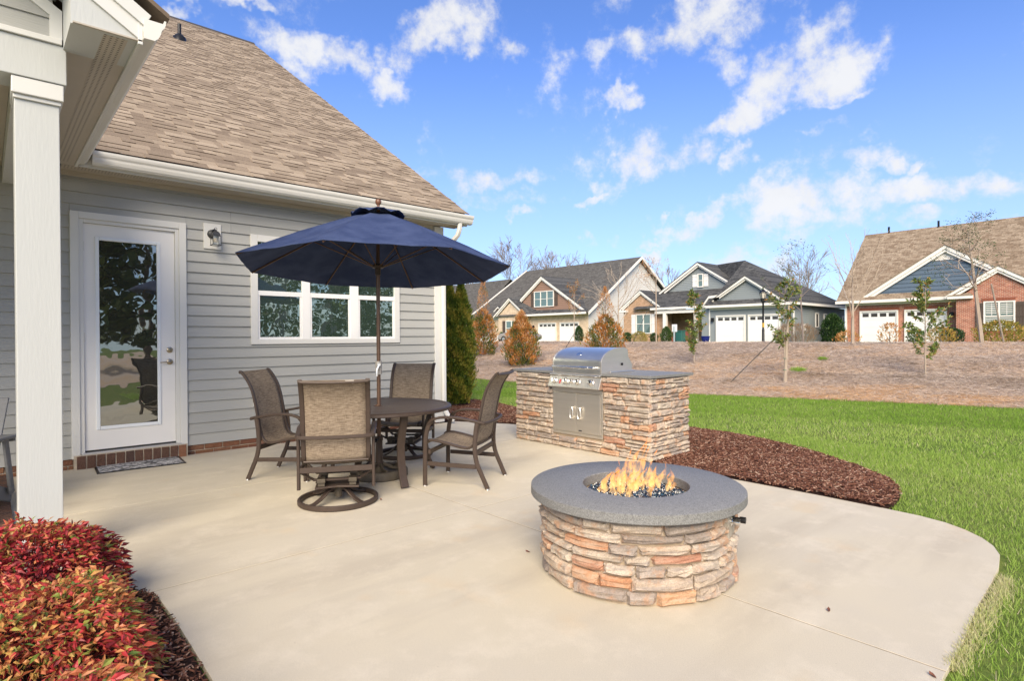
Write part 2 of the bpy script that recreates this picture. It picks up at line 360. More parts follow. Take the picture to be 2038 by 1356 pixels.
def shingle_far(name, a, b, c3, sc=1.):
    m = bpy.data.materials.new(name); m.use_nodes = True; t = m.node_tree; p = t.nodes['Principled BSDF']; p.inputs['Roughness'].default_value = .95; p.inputs['Specular IOR Level'].default_value = .15
    at = N(t, 'ShaderNodeAttribute', attribute_name='tint')
    pos = N(t, 'ShaderNodeNewGeometry').outputs['Position']; mp = N(t, 'ShaderNodeMapping', ins={0: pos, 3: (0., 1., 1.5)})
    br = N(t, 'ShaderNodeTexBrick', ins={'Vector': N(t, 'ShaderNodeCombineXYZ', ins={0: N(t, 'ShaderNodeSeparateXYZ', ins={0: pos}).outputs[1], 1: mth(t, 'MULTIPLY', N(t, 'ShaderNodeSeparateXYZ', ins={0: pos}).outputs[2], 1.7), 2: 0.}).outputs[0], 'Scale': 1.0*sc, 'Mortar Size': .004, 'Brick Width': .36, 'Row Height': .22, 'Color1': (*a, 1), 'Color2': (*b, 1), 'Mortar': (*c3, 1)})
    n = N(t, 'ShaderNodeTexNoise', ins={'Vector': pos, 'Scale': 7., 'Detail': 8., 'Roughness': .8})
    f = N(t, 'ShaderNodeMapRange', ins={0: n.outputs[0], 1: .35, 2: .65, 3: .6, 4: 1.35})
    t.links.new(mixc(t, 1., br.outputs[0], f.outputs[0], 'MULTIPLY'), p.inputs[0]); MATS[name] = m; return m
SHF_TAN = shingle_far('tan_brown_far_shingle', (.20, .145, .10), (.33, .26, .19), (.09, .065, .05))
SHF_GREY = shingle_far('charcoal_far_shingle', (.050, .052, .055), (.105, .105, .105), (.03, .03, .03))
SHF_GREY2 = shingle_far('weathered_grey_far_shingle', (.085, .08, .075), (.13, .125, .115), (.05, .05, .05))
def concrete():
    m = bpy.data.materials.new('broom_finished_concrete'); m.use_nodes = True; t = m.node_tree; p = t.nodes['Principled BSDF']; p.inputs['Roughness'].default_value = .85; p.inputs['Specular IOR Level'].default_value = .25
    pos = N(t, 'ShaderNodeNewGeometry').outputs['Position']
    def noise(sc, det=5., st=None, ro=.6):
        v = N(t, 'ShaderNodeMapping', ins={0: pos, 3: st}).outputs[0] if st else pos
        return N(t, 'ShaderNodeTexNoise', ins={'Vector': v, 'Scale': sc, 'Detail': det, 'Roughness': ro}).outputs[0]
    def rng(v, a, b, c, d): return N(t, 'ShaderNodeMapRange', ins={0: v, 1: a, 2: b, 3: c, 4: d}).outputs[0]
    c = mixc(t, rng(noise(.55, 4), .38, .62, 0, 1), (.60, .535, .412), (.555, .50, .405))
    c = mixc(t, rng(noise(1.1, 5, (.35, 1.6, 1)), .48, .64, 0, .8), c, (.50, .44, .345))      # darker bands along the slab
    c = mixc(t, rng(noise(2.8, 6, (1, 1, 1), .7), .50, .70, 0, .6), c, (.69, .62, .50))        # pale efflorescence
    c = mixc(t, rng(noise(1.7, 3), .60, .72, 0, .35), c, (.62, .47, .29))                       # faint rust
    n = noise(90, 3, (1, 5, 1)); c = mixc(t, 1., c, rng(n, .3, .7, .93, 1.07), 'MULTIPLY')    # broom marks
    n = noise(260, 2); c = mixc(t, 1., c, rng(n, .3, .7, .90, 1.10), 'MULTIPLY')
    sp = noise(38, 2); c = mixc(t, rng(sp, .74, .80, 0, .6), c, (.25, .2, .15))
    t.links.new(c, p.inputs[0])
    b = N(t, 'ShaderNodeBump', ins={'Strength': .5, 'Distance': .004, 'Height': noise(150, 4, (1, 5, 1))}); t.links.new(b.outputs[0], p.inputs['Normal'])
    return m
CONC = concrete()
STONE = randmat('ledge_stone', [(0, (.62, .49, .37)), (.16, (.56, .45, .35)), (.3, (.68, .58, .46)), (.42, (.40, .33, .28)), (.50, (.60, .47, .36)), (.62, (.64, .53, .42)), (.74, (.62, .52, .42)), (.86, (.33, .27, .235)), (1, (.64, .54, .43))], bump=1., bscale=26, vscale=9, var=.75, vdark=.6, strata=(.30, .255, .23))
STONEW = randmat('warm_ledge_stone', [(0, (.52, .25, .14)), (.5, (.60, .36, .22)), (1, (.45, .22, .15))], bump=1., bscale=26, vscale=9, var=.6, vdark=.65, strata=(.50, .38, .28))
MORT2 = mat('sandy_mortar', (.40, .31, .22), .95, var=.4, vscale=14, bump=.8, bscale=50, coord='W')
def granite():
    m = bpy.data.materials.new('flamed_grey_granite'); m.use_nodes = True; t = m.node_tree; p = t.nodes['Principled BSDF']; p.inputs['Roughness'].default_value = .6
    pos = N(t, 'ShaderNodeNewGeometry').outputs['Position']
    v = N(t, 'ShaderNodeTexVoronoi', ins={'Vector': pos, 'Scale': 260.}); n = N(t, 'ShaderNodeTexNoise', ins={'Vector': pos, 'Scale': 130., 'Detail': 4.})
    f = mth(t, 'ADD', mth(t, 'MULTIPLY', N(t, 'ShaderNodeSeparateColor', ins={0: v.outputs['Color']}).outputs[0], .6), mth(t, 'MULTIPLY', n.outputs[0], .4))
    c = ramp(t, f, [(.15, (.115, .114, .110)), (.45, (.185, .185, .181)), (.8, (.26, .258, .25))])
    t.links.new(c, p.inputs[0]); b = N(t, 'ShaderNodeBump', ins={'Strength': .35, 'Distance': .003, 'Height': n.outputs[0]}); t.links.new(b.outputs[0], p.inputs['Normal']); return m
GRANITE = granite()
STEEL = mat('brushed_stainless', (.80, .75, .68), .48, 1., var=.3, vscale=2.5, vcol=(.68, .64, .57), bump=.05, bscale=90, coord='W', stretch=(1, 1, 12))
STEELL = mat('bright_stainless', (.80, .78, .74), .36, 1., var=.2, vscale=3, coord='W')
CHROME = mat('polished_metal', (.8, .79, .77), .12, 1.)
BRASSN = mat('satin_nickel_hardware', (.42, .36, .27), .3, 1.)
BLACKM = mat('black_metal', (.02, .02, .022), .35, .5)
REDB = mat('red_badge', (.55, .04, .03), .4)
NAVY = mat('navy_canvas', (.030, .047, .115), .85, var=.8, vscale=4, vcol=(.055, .078, .165), bump=.25, bscale=300, spec=.2, grain=.15, gscale=500, coord='W')
BRONZE = mat('bronze_powder_coat', (.062, .042, .032), .5, .2, var=.3, vscale=20, vcol=(.088, .062, .050), bump=.05, bscale=200)
BRONZEP = mat('bronze_pole', (.16, .095, .065), .35, .5, var=.3, vscale=10)
PLAST = mat('grey_crank_plastic', (.36, .34, .31), .5)
BASEM = mat('weathered_bronze_base', (.075, .06, .042), .6, .2, var=.5, vscale=12, vcol=(.12, .10, .075))
def sling():
    m = bpy.data.materials.new('woven_sling_fabric'); m.use_nodes = True; t = m.node_tree; p = t.nodes['Principled BSDF']; p.inputs['Roughness'].default_value = .8; p.inputs['Specular IOR Level'].default_value = .2
    c = N(t, 'ShaderNodeTexCoord').outputs['Object']
    def nz(st, sc): return N(t, 'ShaderNodeTexNoise', ins={'Vector': N(t, 'ShaderNodeMapping', ins={0: c, 3: st}).outputs[0], 'Scale': sc, 'Detail': 4., 'Roughness': .7}).outputs[0]
    a = nz((1, 14, 14), 14.); b = nz((10, 1, 1), 26.); f = mth(t, 'ADD', mth(t, 'MULTIPLY', a, .75), mth(t, 'MULTIPLY', b, .25))
    t.links.new(ramp(t, f, [(.34, (.085, .062, .045)), (.47, (.215, .165, .12)), (.64, (.37, .30, .225))]), p.inputs[0]); return m
SLING = sling()
SLINGE = mat('sling_hem', (.10, .075, .055), .8)
def glass(name, base, gl=.35, wob=.25, tint=(.9, .95, .93)):
    m = bpy.data.materials.new(name); m.use_nodes = True; t = m.node_tree; t.nodes.remove(t.nodes['Principled BSDF'])
    pos = N(t, 'ShaderNodeNewGeometry').outputs['Position']; n = N(t, 'ShaderNodeTexNoise', ins={'Vector': pos, 'Scale': 3.2, 'Detail': 2.})
    b = N(t, 'ShaderNodeBump', ins={'Strength': wob, 'Distance': .02, 'Height': n.outputs[0]})
    d = N(t, 'ShaderNodeBsdfDiffuse', ins={0: (*base, 1)}); g = N(t, 'ShaderNodeBsdfGlossy', ins={0: (*tint, 1), 'Roughness': .012, 'Normal': b.outputs[0]})
    fr = N(t, 'ShaderNodeFresnel', ins={0: 1.5, 'Normal': b.outputs[0]}); f = mth(t, 'ADD', mth(t, 'MULTIPLY', fr.outputs[0], .9), gl, clamp=True)
    mx = N(t, 'ShaderNodeMixShader', ins={0: f, 1: d.outputs[0], 2: g.outputs[0]}); t.links.new(mx.outputs[0], t.nodes['Material Output'].inputs[0]); MATS[name] = m; return m
GLASS = glass('door_glass', (.035, .034, .028), .26, .10)
GLASSW = glass('window_glass', (.04, .065, .052), .34, .22, (.82, .95, .90))
GLASSF = glass('far_window_glass', (.09, .15, .14), .12, 0.)
GLASSG = mat('clear_lantern_glass', (.8, .85, .85), .1); MATS['clear_lantern_glass'].node_tree.nodes['Principled BSDF'].inputs['Transmission Weight'].default_value = .9
LAWN = None
def groundmat(name, a, b, c3, s1, s2, bump=.5):
    m = bpy.data.materials.new(name); m.use_nodes = True; t = m.node_tree; p = t.nodes['Principled BSDF']; p.inputs['Roughness'].default_value = .95; p.inputs['Specular IOR Level'].default_value = .1
    pos = N(t, 'ShaderNodeNewGeometry').outputs['Position']
    n = N(t, 'ShaderNodeTexNoise', ins={'Vector': pos, 'Scale': s1, 'Detail': 5.}); n2 = N(t, 'ShaderNodeTexNoise', ins={'Vector': pos, 'Scale': s2, 'Detail': 6., 'Roughness': .7})
    c = mixc(t, N(t, 'ShaderNodeMapRange', ins={0: n.outputs[0], 1: .42, 2: .62}).outputs[0], a, b)
    c = mixc(t, N(t, 'ShaderNodeMapRange', ins={0: n2.outputs[0], 1: .42, 2: .62}).outputs[0], c, c3)
    t.links.new(c, p.inputs[0]); bb = N(t, 'ShaderNodeBump', ins={'Strength': bump, 'Distance': .03, 'Height': n2.outputs[0]}); t.links.new(bb.outputs[0], p.inputs['Normal']); return m
G_SOIL = groundmat('lawn_soil_and_thatch', (.13, .18, .04), (.18, .20, .06), (.09, .14, .03), .8, 30)
G_STRAW = groundmat('faded_pine_straw', (.60, .49, .40), (.64, .45, .29), (.44, .34, .27), .35, 25, 1.)
G_MULCH = groundmat('dark_mulch_fines', (.060, .030, .024), (.075, .042, .034), (.025, .014, .012), 3, 60, 1.)
GRASS = tintmat('grass_blade', [(0, (.13, .26, .025)), (.35, (.24, .395, .06)), (.7, (.41, .53, .14)), (.9, (.58, .59, .27)), (1, (.60, .52, .36))], .7, .4, .15)
STRAW = tintmat('pine_needles', [(0, (.31, .235, .17)), (.3, (.64, .53, .45)), (.55, (.78, .69, .60)), (.75, (.76, .55, .36)), (1, (.75, .47, .22))], .8, .25)
CHIP = tintmat('mulch_chip', [(0, (.036, .014, .009)), (.4, (.105, .038, .022)), (.72, (.185, .078, .048)), (.92, (.31, .175, .12)), (1, (.50, .36, .27))], .85)
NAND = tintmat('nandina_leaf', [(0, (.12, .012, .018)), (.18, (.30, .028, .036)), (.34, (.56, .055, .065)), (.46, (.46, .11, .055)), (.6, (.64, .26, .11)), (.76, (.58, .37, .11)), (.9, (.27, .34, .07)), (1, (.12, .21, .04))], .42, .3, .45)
TWIG = mat('shrub_twig', (.06, .03, .022), .8)
ARB = tintmat('arborvitae_spray', [(0, (.02, .045, .010)), (.35, (.075, .13, .02)), (.65, (.19, .22, .03)), (.85, (.34, .29, .05)), (1, (.44, .33, .08))], .6, .35)
BRZ = tintmat('bronzed_conifer_spray', [(0, (.045, .07, .022)), (.3, (.12, .16, .04)), (.48, (.27, .20, .055)), (.6, (.46, .19, .05)), (.85, (.60, .26, .08)), (1, (.68, .42, .20))], .7, .35)
MAGN = tintmat('magnolia_leaf', [(0, (.045, .10, .018)), (.4, (.12, .19, .035)), (.7, (.25, .28, .07)), (.88, (.35, .22, .06)), (1, (.45, .22, .07))], .35, .25, .5)
HOLLY = tintmat('dark_holly_leaf', [(0, (.010, .03, .012)), (.5, (.03, .07, .02)), (.85, (.07, .13, .035)), (1, (.16, .21, .08))], .4, .2)
YELS = tintmat('yellowing_shrub_leaf', [(0, (.14, .17, .03)), (.5, (.34, .30, .06)), (1, (.50, .27, .08))], .6, .3)
DRYG = tintmat('dry_grass_stem', [(0, (.16, .10, .06)), (.6, (.32, .20, .12)), (1, (.42, .30, .19))], .8, .2)
PINE = tintmat('pine_foliage', [(0, (.02, .04, .012)), (.5, (.06, .10, .025)), (1, (.14, .19, .05))], .7, .2)
BARK = mat('grey_brown_bark', (.21, .165, .13), .9, var=.5, vscale=8, bump=.6, bscale=40, stretch=(1, 1, .3))
BARKP = mat('pale_smooth_bark', (.40, .33, .26), .85, var=.5, vscale=10, vcol=(.26, .21, .17), stretch=(1, 1, .4))
BARKF = mat('far_grey_bark', (.20, .165, .145), .9)
STAKE = mat('grey_stake_wood', (.34, .29, .24), .9, var=.3)
STRAP = mat('dark_green_strap', (.04, .05, .045), .8)
LAMPB = mat('black_lamp_post', (.012, .012, .014), .4, .3)
ADIR = mat('grey_resin_lumber', (.155, .16, .17), .6, bump=.3, bscale=60, stretch=(1, 1, 8), var=.3)
FARW = mat('far_white_trim', (.78, .75, .70), .5)
GDOOR = mat('white_garage_door', (.80, .79, .77), .5)
DWIN = mat('dark_garage_pane', (.05, .045, .04), .15, spec=.6)
SH_BR = mat('brown_shutter', (.09, .065, .052), .8, var=.4, vscale=6)
SH_WH = mat('white_shutter', (.76, .75, .73), .6)
SH_DK = mat('charcoal_shutter', (.06, .06, .065), .7)
def farbrick(name, a, b, mo, axis=1):
    m = bpy.data.materials.new(name); m.use_nodes = True; t = m.node_tree; p = t.nodes['Principled BSDF']; p.inputs['Roughness'].default_value = .9; p.inputs['Specular IOR Level'].default_value = .2
    s = N(t, 'ShaderNodeSeparateXYZ', ins={0: N(t, 'ShaderNodeNewGeometry').outputs['Position']}); cv = N(t, 'ShaderNodeCombineXYZ', ins={0: mth(t, 'ADD', s.outputs[1], s.outputs[0]), 1: s.outputs[2], 2: 0.})
    br = N(t, 'ShaderNodeTexBrick', ins={'Vector': cv.outputs[0], 'Scale': 1., 'Mortar Size': .009, 'Mortar Smooth': .1, 'Brick Width': .21, 'Row Height': .078, 'Color1': (*a, 1), 'Color2': (*b, 1), 'Mortar': (*mo, 1)})
    n = N(t, 'ShaderNodeTexNoise', ins={'Vector': cv.outputs[0], 'Scale': 2.5, 'Detail': 8., 'Roughness': .75}); f = N(t, 'ShaderNodeMapRange', ins={0: n.outputs[0], 1: .35, 2: .65, 3: .78, 4: 1.22})
    t.links.new(mixc(t, 1., br.outputs[0], f.outputs[0], 'MULTIPLY'), p.inputs[0])
    bb = N(t, 'ShaderNodeBump', ins={'Strength': .5, 'Distance': .01, 'Height': br.outputs[1]}); bb.invert = True; t.links.new(bb.outputs[0], p.inputs['Normal']); MATS[name] = m; return m
FB_RED = farbrick('far_red_brick', (.30, .085, .05), (.42, .15, .09), (.55, .45, .37))
FB_TAN = farbrick('far_cream_brick', (.60, .44, .30), (.66, .52, .37), (.60, .50, .40))
FB_ORG = farbrick('far_orange_tan_brick', (.40, .22, .12), (.52, .32, .20), (.52, .42, .32))
FS_BLUE = mat('far_blue_grey_siding', (.235, .265, .275), .7, obj_var=.03)
FS_BLUD = mat('far_slate_shake', (.085, .125, .175), .8, obj_var=.10, grain=.15, gscale=20)
FS_BRN = mat('far_brown_siding', (.27, .165, .12), .8, obj_var=.04)
FS_WHT = mat('far_white_siding', (.62, .60, .57), .7, obj_var=.02)
NAVYD = mat('navy_front_door', (.02, .03, .07), .4)
BIN = mat('green_bin_plastic', (.02, .11, .09), .5)
SIGNW = mat('white_plastic', (.78, .78, .78), .5)
BLUEP = mat('blue_glazed_pot', (.012, .02, .16), .2)
REDW = mat('red_brown_bench_paint', (.30, .07, .05), .6)
CARP = mat('champagne_car_paint', (.42, .37, .33), .3, .4)
TYRE = mat('tyre_rubber', (.02, .02, .02), .8)
# ------------------------------------------------------------------ ground
def edge_x(y):
    """where the lawn ends and the pine straw bank starts"""
    return np.interp(y, [-60, -10, 1.63, 4.3, 7.67, 13.97, 15.58, 40, 200], [36, 18.5, 14.65, 13.85, 12.73, 12.37, 12.42, 12.9, 16])
def bank_z(s, x, y):
    t = np.clip(s/8.5, 0, 1); z = 1.15*(.5*t+.5*t*t*(3-2*t))
    z = np.where(s > 8.5, np.maximum(.84, 1.15-.0115*(s-8.5)), z)
    b = (np.sin(x*1.7+y*.6)*np.sin(y*1.3-x*.4)*.035+np.sin(x*3.9+1)*np.sin(y*4.3)*.012)*np.clip(s*1.2, 0, 1)*np.clip((10-s)/3, 0, 1)
    return z-.025+b
def terr(x, y):
    x = np.asarray(x, float); y = np.asarray(y, float)
    s = x-edge_x(y); return np.where(s > 0, bank_z(np.maximum(s, 0), x, y), -.025)
def strip(name, svals, yvals, m, lo=None):
    ys = np.asarray(yvals, float); V = []
    for s in svals:
        x = edge_x(ys)+s if lo is None else s
        x = x*np.ones_like(ys); V.append(np.stack([x, ys, terr(x, ys)], 1))
    V = np.concatenate(V); n = len(ys); F = []
    for i in range(len(svals)-1):
        b = i*n+np.arange(n-1); F.append(np.stack([b, b+n, b+n+1, b+1], 1))
    o = stuff_mesh(name, V, np.concatenate(F), m, None, None, True); tag(o, kind='structure'); return o
ya = list(np.arange(-60, -8, 4))+list(np.arange(-8, 34, .4))+list(np.arange(34, 60, 3))+list(np.arange(60, 420, 30))
strip('lawn', [-300, -120, -60, -40, -30, -20, -14, -10, -7, -5, -3, -1.5, 0], ya, G_SOIL)
strip('straw_bank', list(np.arange(0, 11, .35)), ya, G_STRAW)
strip('neighbourhood_ground', [10.85, 14, 20, 30, 34, 45, 60, 90, 160, 400], ya, G_SOIL)
rb = MB(); rb.box(-14, -40, -.03, 34, -5.5, -.018); o = rb.build('straw_bed', G_STRAW); tag(o, kind='structure')
# street slab in front of the houses across
sv = MB(); sv.box(36.5, -40, .86, 41.5, 140, .93); o = sv.build('street', mat('asphalt', (.055, .053, .05), .9, var=.3)); tag(o, kind='structure')

# ------------------------------------------------------------------ patio slabs
PATIO = [(.15, 7.80), (.15, 5.2), (.2, 4.35), (.42, 4.05), (.60, 3.86), (.685, 3.65), (.69, 3.2), (.68, 2.6), (.66, 1.6), (.64, .56), (2.85, .57), (3.3, .575), (3.75, .60), (4.2, .605), (4.5, .615), (4.76, .645), (4.93, .70), (5.07, .78), (5.2, .90), (5.29, 1.03), (5.345, 1.2), (5.37, 1.45), (5.40, 2.0), (5.42, 2.85), (5.46, 3.7), (5.75, 4.3), (6.25, 5.3), (6.42, 6.1), (6.36, 6.6), (6.25, 6.95), (6.05, 7.35), (5.80, 7.80)]
patio = root('patio', (2.9, 4, 0), kind='structure')
sb = MB(); sb.prism([(x*.998+.006, y*.998+.004, -.0025) for x, y in PATIO], (0, 0, -.08)); sb.build('joint_bed', mat('joint_filler', (.20, .16, .11), .95, var=.6, vscale=5, vcol=(.42, .35, .26), coord='W'), patio)
JX = 2.945; JY = [3.715, 5.80]; g = .005
xs_ = [(-9, JX-g), (JX+g, 99)]; ys_ = [(-9, JY[0]-g), (JY[0]+g, JY[1]-g), (JY[1]+g, 99)]
for x0, x1 in xs_:
    for y0, y1 in ys_:
        p = clip(clip(clip(clip(PATIO, -1, 0, -x0), 1, 0, x1), 0, -1, -y0), 0, 1, y1)
        if len(p) > 2:
            me = MB(); me.prism([(a, b, 0) for a, b in p], (0, 0, -.10)); me.build('concrete_slab', CONC, patio, bevel=.0015)
# ------------------------------------------------------------------ mulch beds
BED_R = [(5.40, 2.85), (5.395, 2.0), (5.365, 1.47), (5.45, 1.42), (5.6, 1.43), (5.85, 1.46), (6.2, 1.56), (6.5, 1.72), (6.96, 2.16), (7.44, 2.87), (7.75, 3.5), (7.95, 4.1), (7.95, 4.7), (7.8, 5.6), (7.6, 6.6), (7.6, 7.6), (7.75, 8.4), (7.95, 9.2), (8.0, 10.0), (7.6, 10.6), (6.6, 10.8), (5.62, 10.6), (5.62, 7.9), (5.82, 7.80), (6.07, 7.35), (6.27, 6.95), (6.38, 6.6), (6.44, 6.1), (6.27, 5.3), (5.8, 4.3), (5.47, 3.7)]
BED_L = [(.13, 5.1), (.18, 4.35), (.40, 4.04), (.58, 3.85), (.67, 3.65), (.675, 3.2), (.665, 2.6), (.645, 1.6), (.62, .5), (-2.5, .5), (-2.5, 5.1)]
def bed(name, poly, zt):
    b = MB(); b.prism([(x, y, zt) for x, y in poly], (0, 0, -.12)); o = b.build(name, G_MULCH); tag(o, kind='structure')
bed('mulch_bed', BED_R, .004); bed('mulch_bed', BED_L, -.002)
def chips(name, poly, n, seed, zt, heap=.03, lmul=1.):
    r = np.random.RandomState(seed); P = np.array(poly); lo = P.min(0); hi = P.max(0)
    xy = r.uniform(lo, hi, (n, 2)); xy = xy[inpoly(xy[:, 0], xy[:, 1], poly)]; k = len(xy)
    z = zt+.008+heap*(.5+.5*np.sin(xy[:, 0]*2.1)*np.sin(xy[:, 1]*1.7+1))*r.rand(k)**.5
    a = r.rand(k)*2*PI; tl = r.normal(0, .28, k); D = np.stack([np.cos(a)*np.cos(tl), np.sin(a)*np.cos(tl), np.sin(tl)], 1)
    L = r.uniform(.015, .055, k)*lmul; Wd = r.uniform(.005, .012, k)*lmul; T = Wd*.5
    S = np.stack([-np.sin(a), np.cos(a), r.normal(0, .35, k)], 1); S /= np.linalg.norm(S, axis=1, keepdims=True); U = np.cross(D, S)
    c = np.column_stack([xy, z]); V = []
    for sd, ss, su in ((-1, -1, -1), (-1, 1, -1), (1, 1, -1), (1, -1, -1), (-.9, -.8, 1), (-.9, .8, 1), (.9, .8, 1), (.9, -.8, 1)):
        V.append(c+D*(L*.5*sd)[:, None]+S*(Wd*.5*ss)[:, None]+U*(T*.5*su)[:, None])
    V = np.stack(V, 1).reshape(-1, 3); b = np.arange(k)[:, None]*8
    F = np.concatenate([b+np.array([q]) for q in ((4, 5, 6, 7), (0, 1, 5, 4), (1, 2, 6, 5), (2, 3, 7, 6), (3, 0, 4, 7))])
    o = stuff_mesh(name, V, F, CHIP, np.repeat(r.rand(k), 8)); tag(o, 'shredded dark brown mulch chips over the bed', 'mulch', kind='stuff'); return o
chips('mulch_chips', BED_R, 95000, 3, .004); o = chips('mulch_chips', BED_L, 42000, 4, -.002, .02, .8)
o['label'] = 'shredded dark mulch around the red-leaved shrubs at the patio edge'
# ------------------------------------------------------------------ grass
def grass(name, n, box, seed, hgt, wid, keep, label):
    r = np.random.RandomState(seed); x = r.uniform(box[0], box[1], n); y = r.uniform(box[2], box[3], n); k = keep(x, y); x = x[k]; y = y[k]; n = len(x)
    cl = np.sin(x*5.1+y*2.3)*np.sin(y*6.7-x*1.9)*.5+.5; cl2 = np.sin(x*1.3+2)*np.sin(y*1.1+x*.5)*.5+.5
    h = hgt*(.55+.7*r.rand(n))*(.75+.5*cl); lean = r.normal(0, .42, (n, 2)); D = np.column_stack([lean, np.ones(n)])
    s = x-edge_x(y); yellow = np.where(s > -3.6, 0, 1)
    t = .12+.30*r.rand(n)+.16*cl2+.22*yellow*r.rand(n)+.07*yellow; t += (r.rand(n) < .05)*.45
    t = np.clip(t, 0, 1)
    P = np.column_stack([x, y, np.full(n, -.028)])
    o = cards(name, P, D, h, wid*(.7+.6*r.rand(n)), GRASS, t, rs=r, up=np.column_stack([r.normal(size=(n, 2)), np.zeros(n)])); tag(o, label, 'grass', kind='stuff'); return o
PGROW = [(2.9+(a-2.9)*1.008, 3.9+(b-3.9)*1.007) for a, b in PATIO]
def lawn_ok(x, y):
    k = (x < edge_x(y)+.03) & ~inpoly(x, y, PGROW)
    return k & ~inpoly(x, y, PATIO) & ~inpoly(x, y, BED_R)
grass('grass', 150000, (2.6, 8.4, -2.6, 3.6), 11, .040, .0036, lambda x, y: lawn_ok(x, y) & (y < .62+.0*x+np.maximum(0, (x-4.2))*1.6), 'short green lawn grass beside the patio edge')
grass('grass', 190000, (7.0, 15.5, -3.5, 12.), 12, .045, .007, lambda x, y: lawn_ok(x, y) & (y > x*-.2-.6), 'mown green lawn grass running up to the straw bank')
grass('grass', 26000, (6.2, 13., 8., 20.), 13, .055, .010, lambda x, y: lawn_ok(x, y) & (x > 6.6), 'strip of green grass behind the dining chairs')
# dead tufts at the concrete rim
r = np.random.RandomState(5); n = 2600; tt = r.rand(n)
x = 3.0+1.35*tt; y = .585-np.abs(r.normal(0, .035, n)); D = np.column_stack([r.normal(0, .5, n), r.normal(.15, .5, n), np.ones(n)])
o = cards('dry_grass', np.column_stack([x, y, np.full(n, -.02)]), D, r.uniform(.02, .048, n), .0040, GRASS, r.uniform(.85, 1, n), rs=r); tag(o, 'straw-coloured dry grass tips along the concrete rim', 'dry grass', kind='stuff')
# ------------------------------------------------------------------ straw
def straw(name, n, smin, smax, ymin, ymax, seed, L, Wd, label):
    r = np.random.RandomState(seed); y = r.uniform(ymin, ymax, n); s = smin+(smax-smin)*r.rand(n)**1.0; x = edge_x(y)+s
    z = terr(x, y)+.012+.03*r.rand(n); a = r.rand(n)*2*PI; D = np.column_stack([np.cos(a), np.sin(a), r.normal(.03, .13, n)])
    orange = np.clip(1-s/2.6, 0, 1)*.55+(np.sin(x*.9+y*.35)*np.sin(y*.62-1)+.3*np.sin(x*3.1+y*2.2) > .30)*.5-(np.sin(x*2.1-y*1.3)*np.sin(y*1.7+x) > .45)*.22
    t = np.clip(r.rand(n)*.62+orange*r.rand(n), 0, 1)
    o = cards(name, np.column_stack([x, y, z]), D, L*(.5+r.rand(n)), Wd, STRAW, t, rs=r, up=np.column_stack([r.normal(0, .3, (n, 2)), np.ones(n)])); tag(o, label, 'pine straw', kind='stuff')
straw('pine_straw', 150000, -.06, 3.2, -3, 20, 21, .13, .008, 'fresh orange pine straw at the foot of the bank')
straw('pine_straw', 150000, 3.0, 9.2, -4, 27, 22, .16, .011, 'weathered grey brown pine straw over the bank')
# ------------------------------------------------------------------ the near house
YW = 7.824
house = root('grey_house', (1.5, YW, 0), 0, 'grey lap-sided house with a brown shingle roof and white trimmed porch column at the patio', 'house')
def hb(name, m, boxes, bevel=0., label=None, par=None):
    b = MB()
    for q in boxes: b.box(*q)
    return b.build(name, m, par or house, bevel=bevel, label=label)
hb('wall', mat('house_sheathing', (.20, .20, .195), .9), [(-8, YW+.016, .11, 5.55, 27, 3.3)])
b = MB(); b.prism([(5.50, YW+.016, 3.3), (5.50, 27, 3.3), (5.50, 17.4, 9.6)], (-.1, 0, 0)); b.build('gable_wall', SIDING, house)
# siding courses, each piece its own board
EXP = .1314; z0 = .110
DOOR = (.683, 1.80, -1, 2.79); WIN = (2.543, 4.743, 1.323, 2.749)
def board(x0, x1, z, h):
    zz = z+h
    b = MB(); v = [(x0, YW-.020, z), (x1, YW-.020, z), (x1, YW+.016, z), (x0, YW+.016, z), (x0, YW-.002, zz), (x1, YW-.002, zz), (x1, YW+.016, zz), (x0, YW+.016, zz)]
    b.add(v, [(0, 1, 5, 4), (0, 3, 2, 1), (1, 2, 6, 5), (0, 4, 7, 3), (4, 5, 6, 7), (2, 3, 7, 6)]); b.build('siding_board', SIDING, house)
k = 0
while z0+k*EXP < 3.19:
    za = z0+k*EXP; zb = za+EXP-.0005; cuts = [(-4.5, 5.395)]
    for D_ in (DOOR, WIN):
        if zb > D_[2]+.005 and za < D_[3]-.005:
            cuts = [c for a, b2 in cuts for c in ((a, min(b2, D_[0])), (max(a, D_[1]), b2)) if c[1]-c[0] > .01]
            if zb > D_[3]+.008: board(D_[0]+.001, D_[1]-.001, D_[3], zb-D_[3])
            if za < D_[2]-.008: board(D_[0]+.001, D_[1]-.001, za, D_[2]-za)
    out = []
    for a, b2 in cuts:
        js = [2.31] if k in (20, 21) else ([-1.1] if k % 3 == 0 else [])
        for j in js:
            if a < j < b2: out.append((a, j-.001)); a = j+.001
        out.append((a, b2))
    for a, b2 in out: board(a, b2, za, zb-za if zb < 3.2 else 3.2-za)
    k += 1
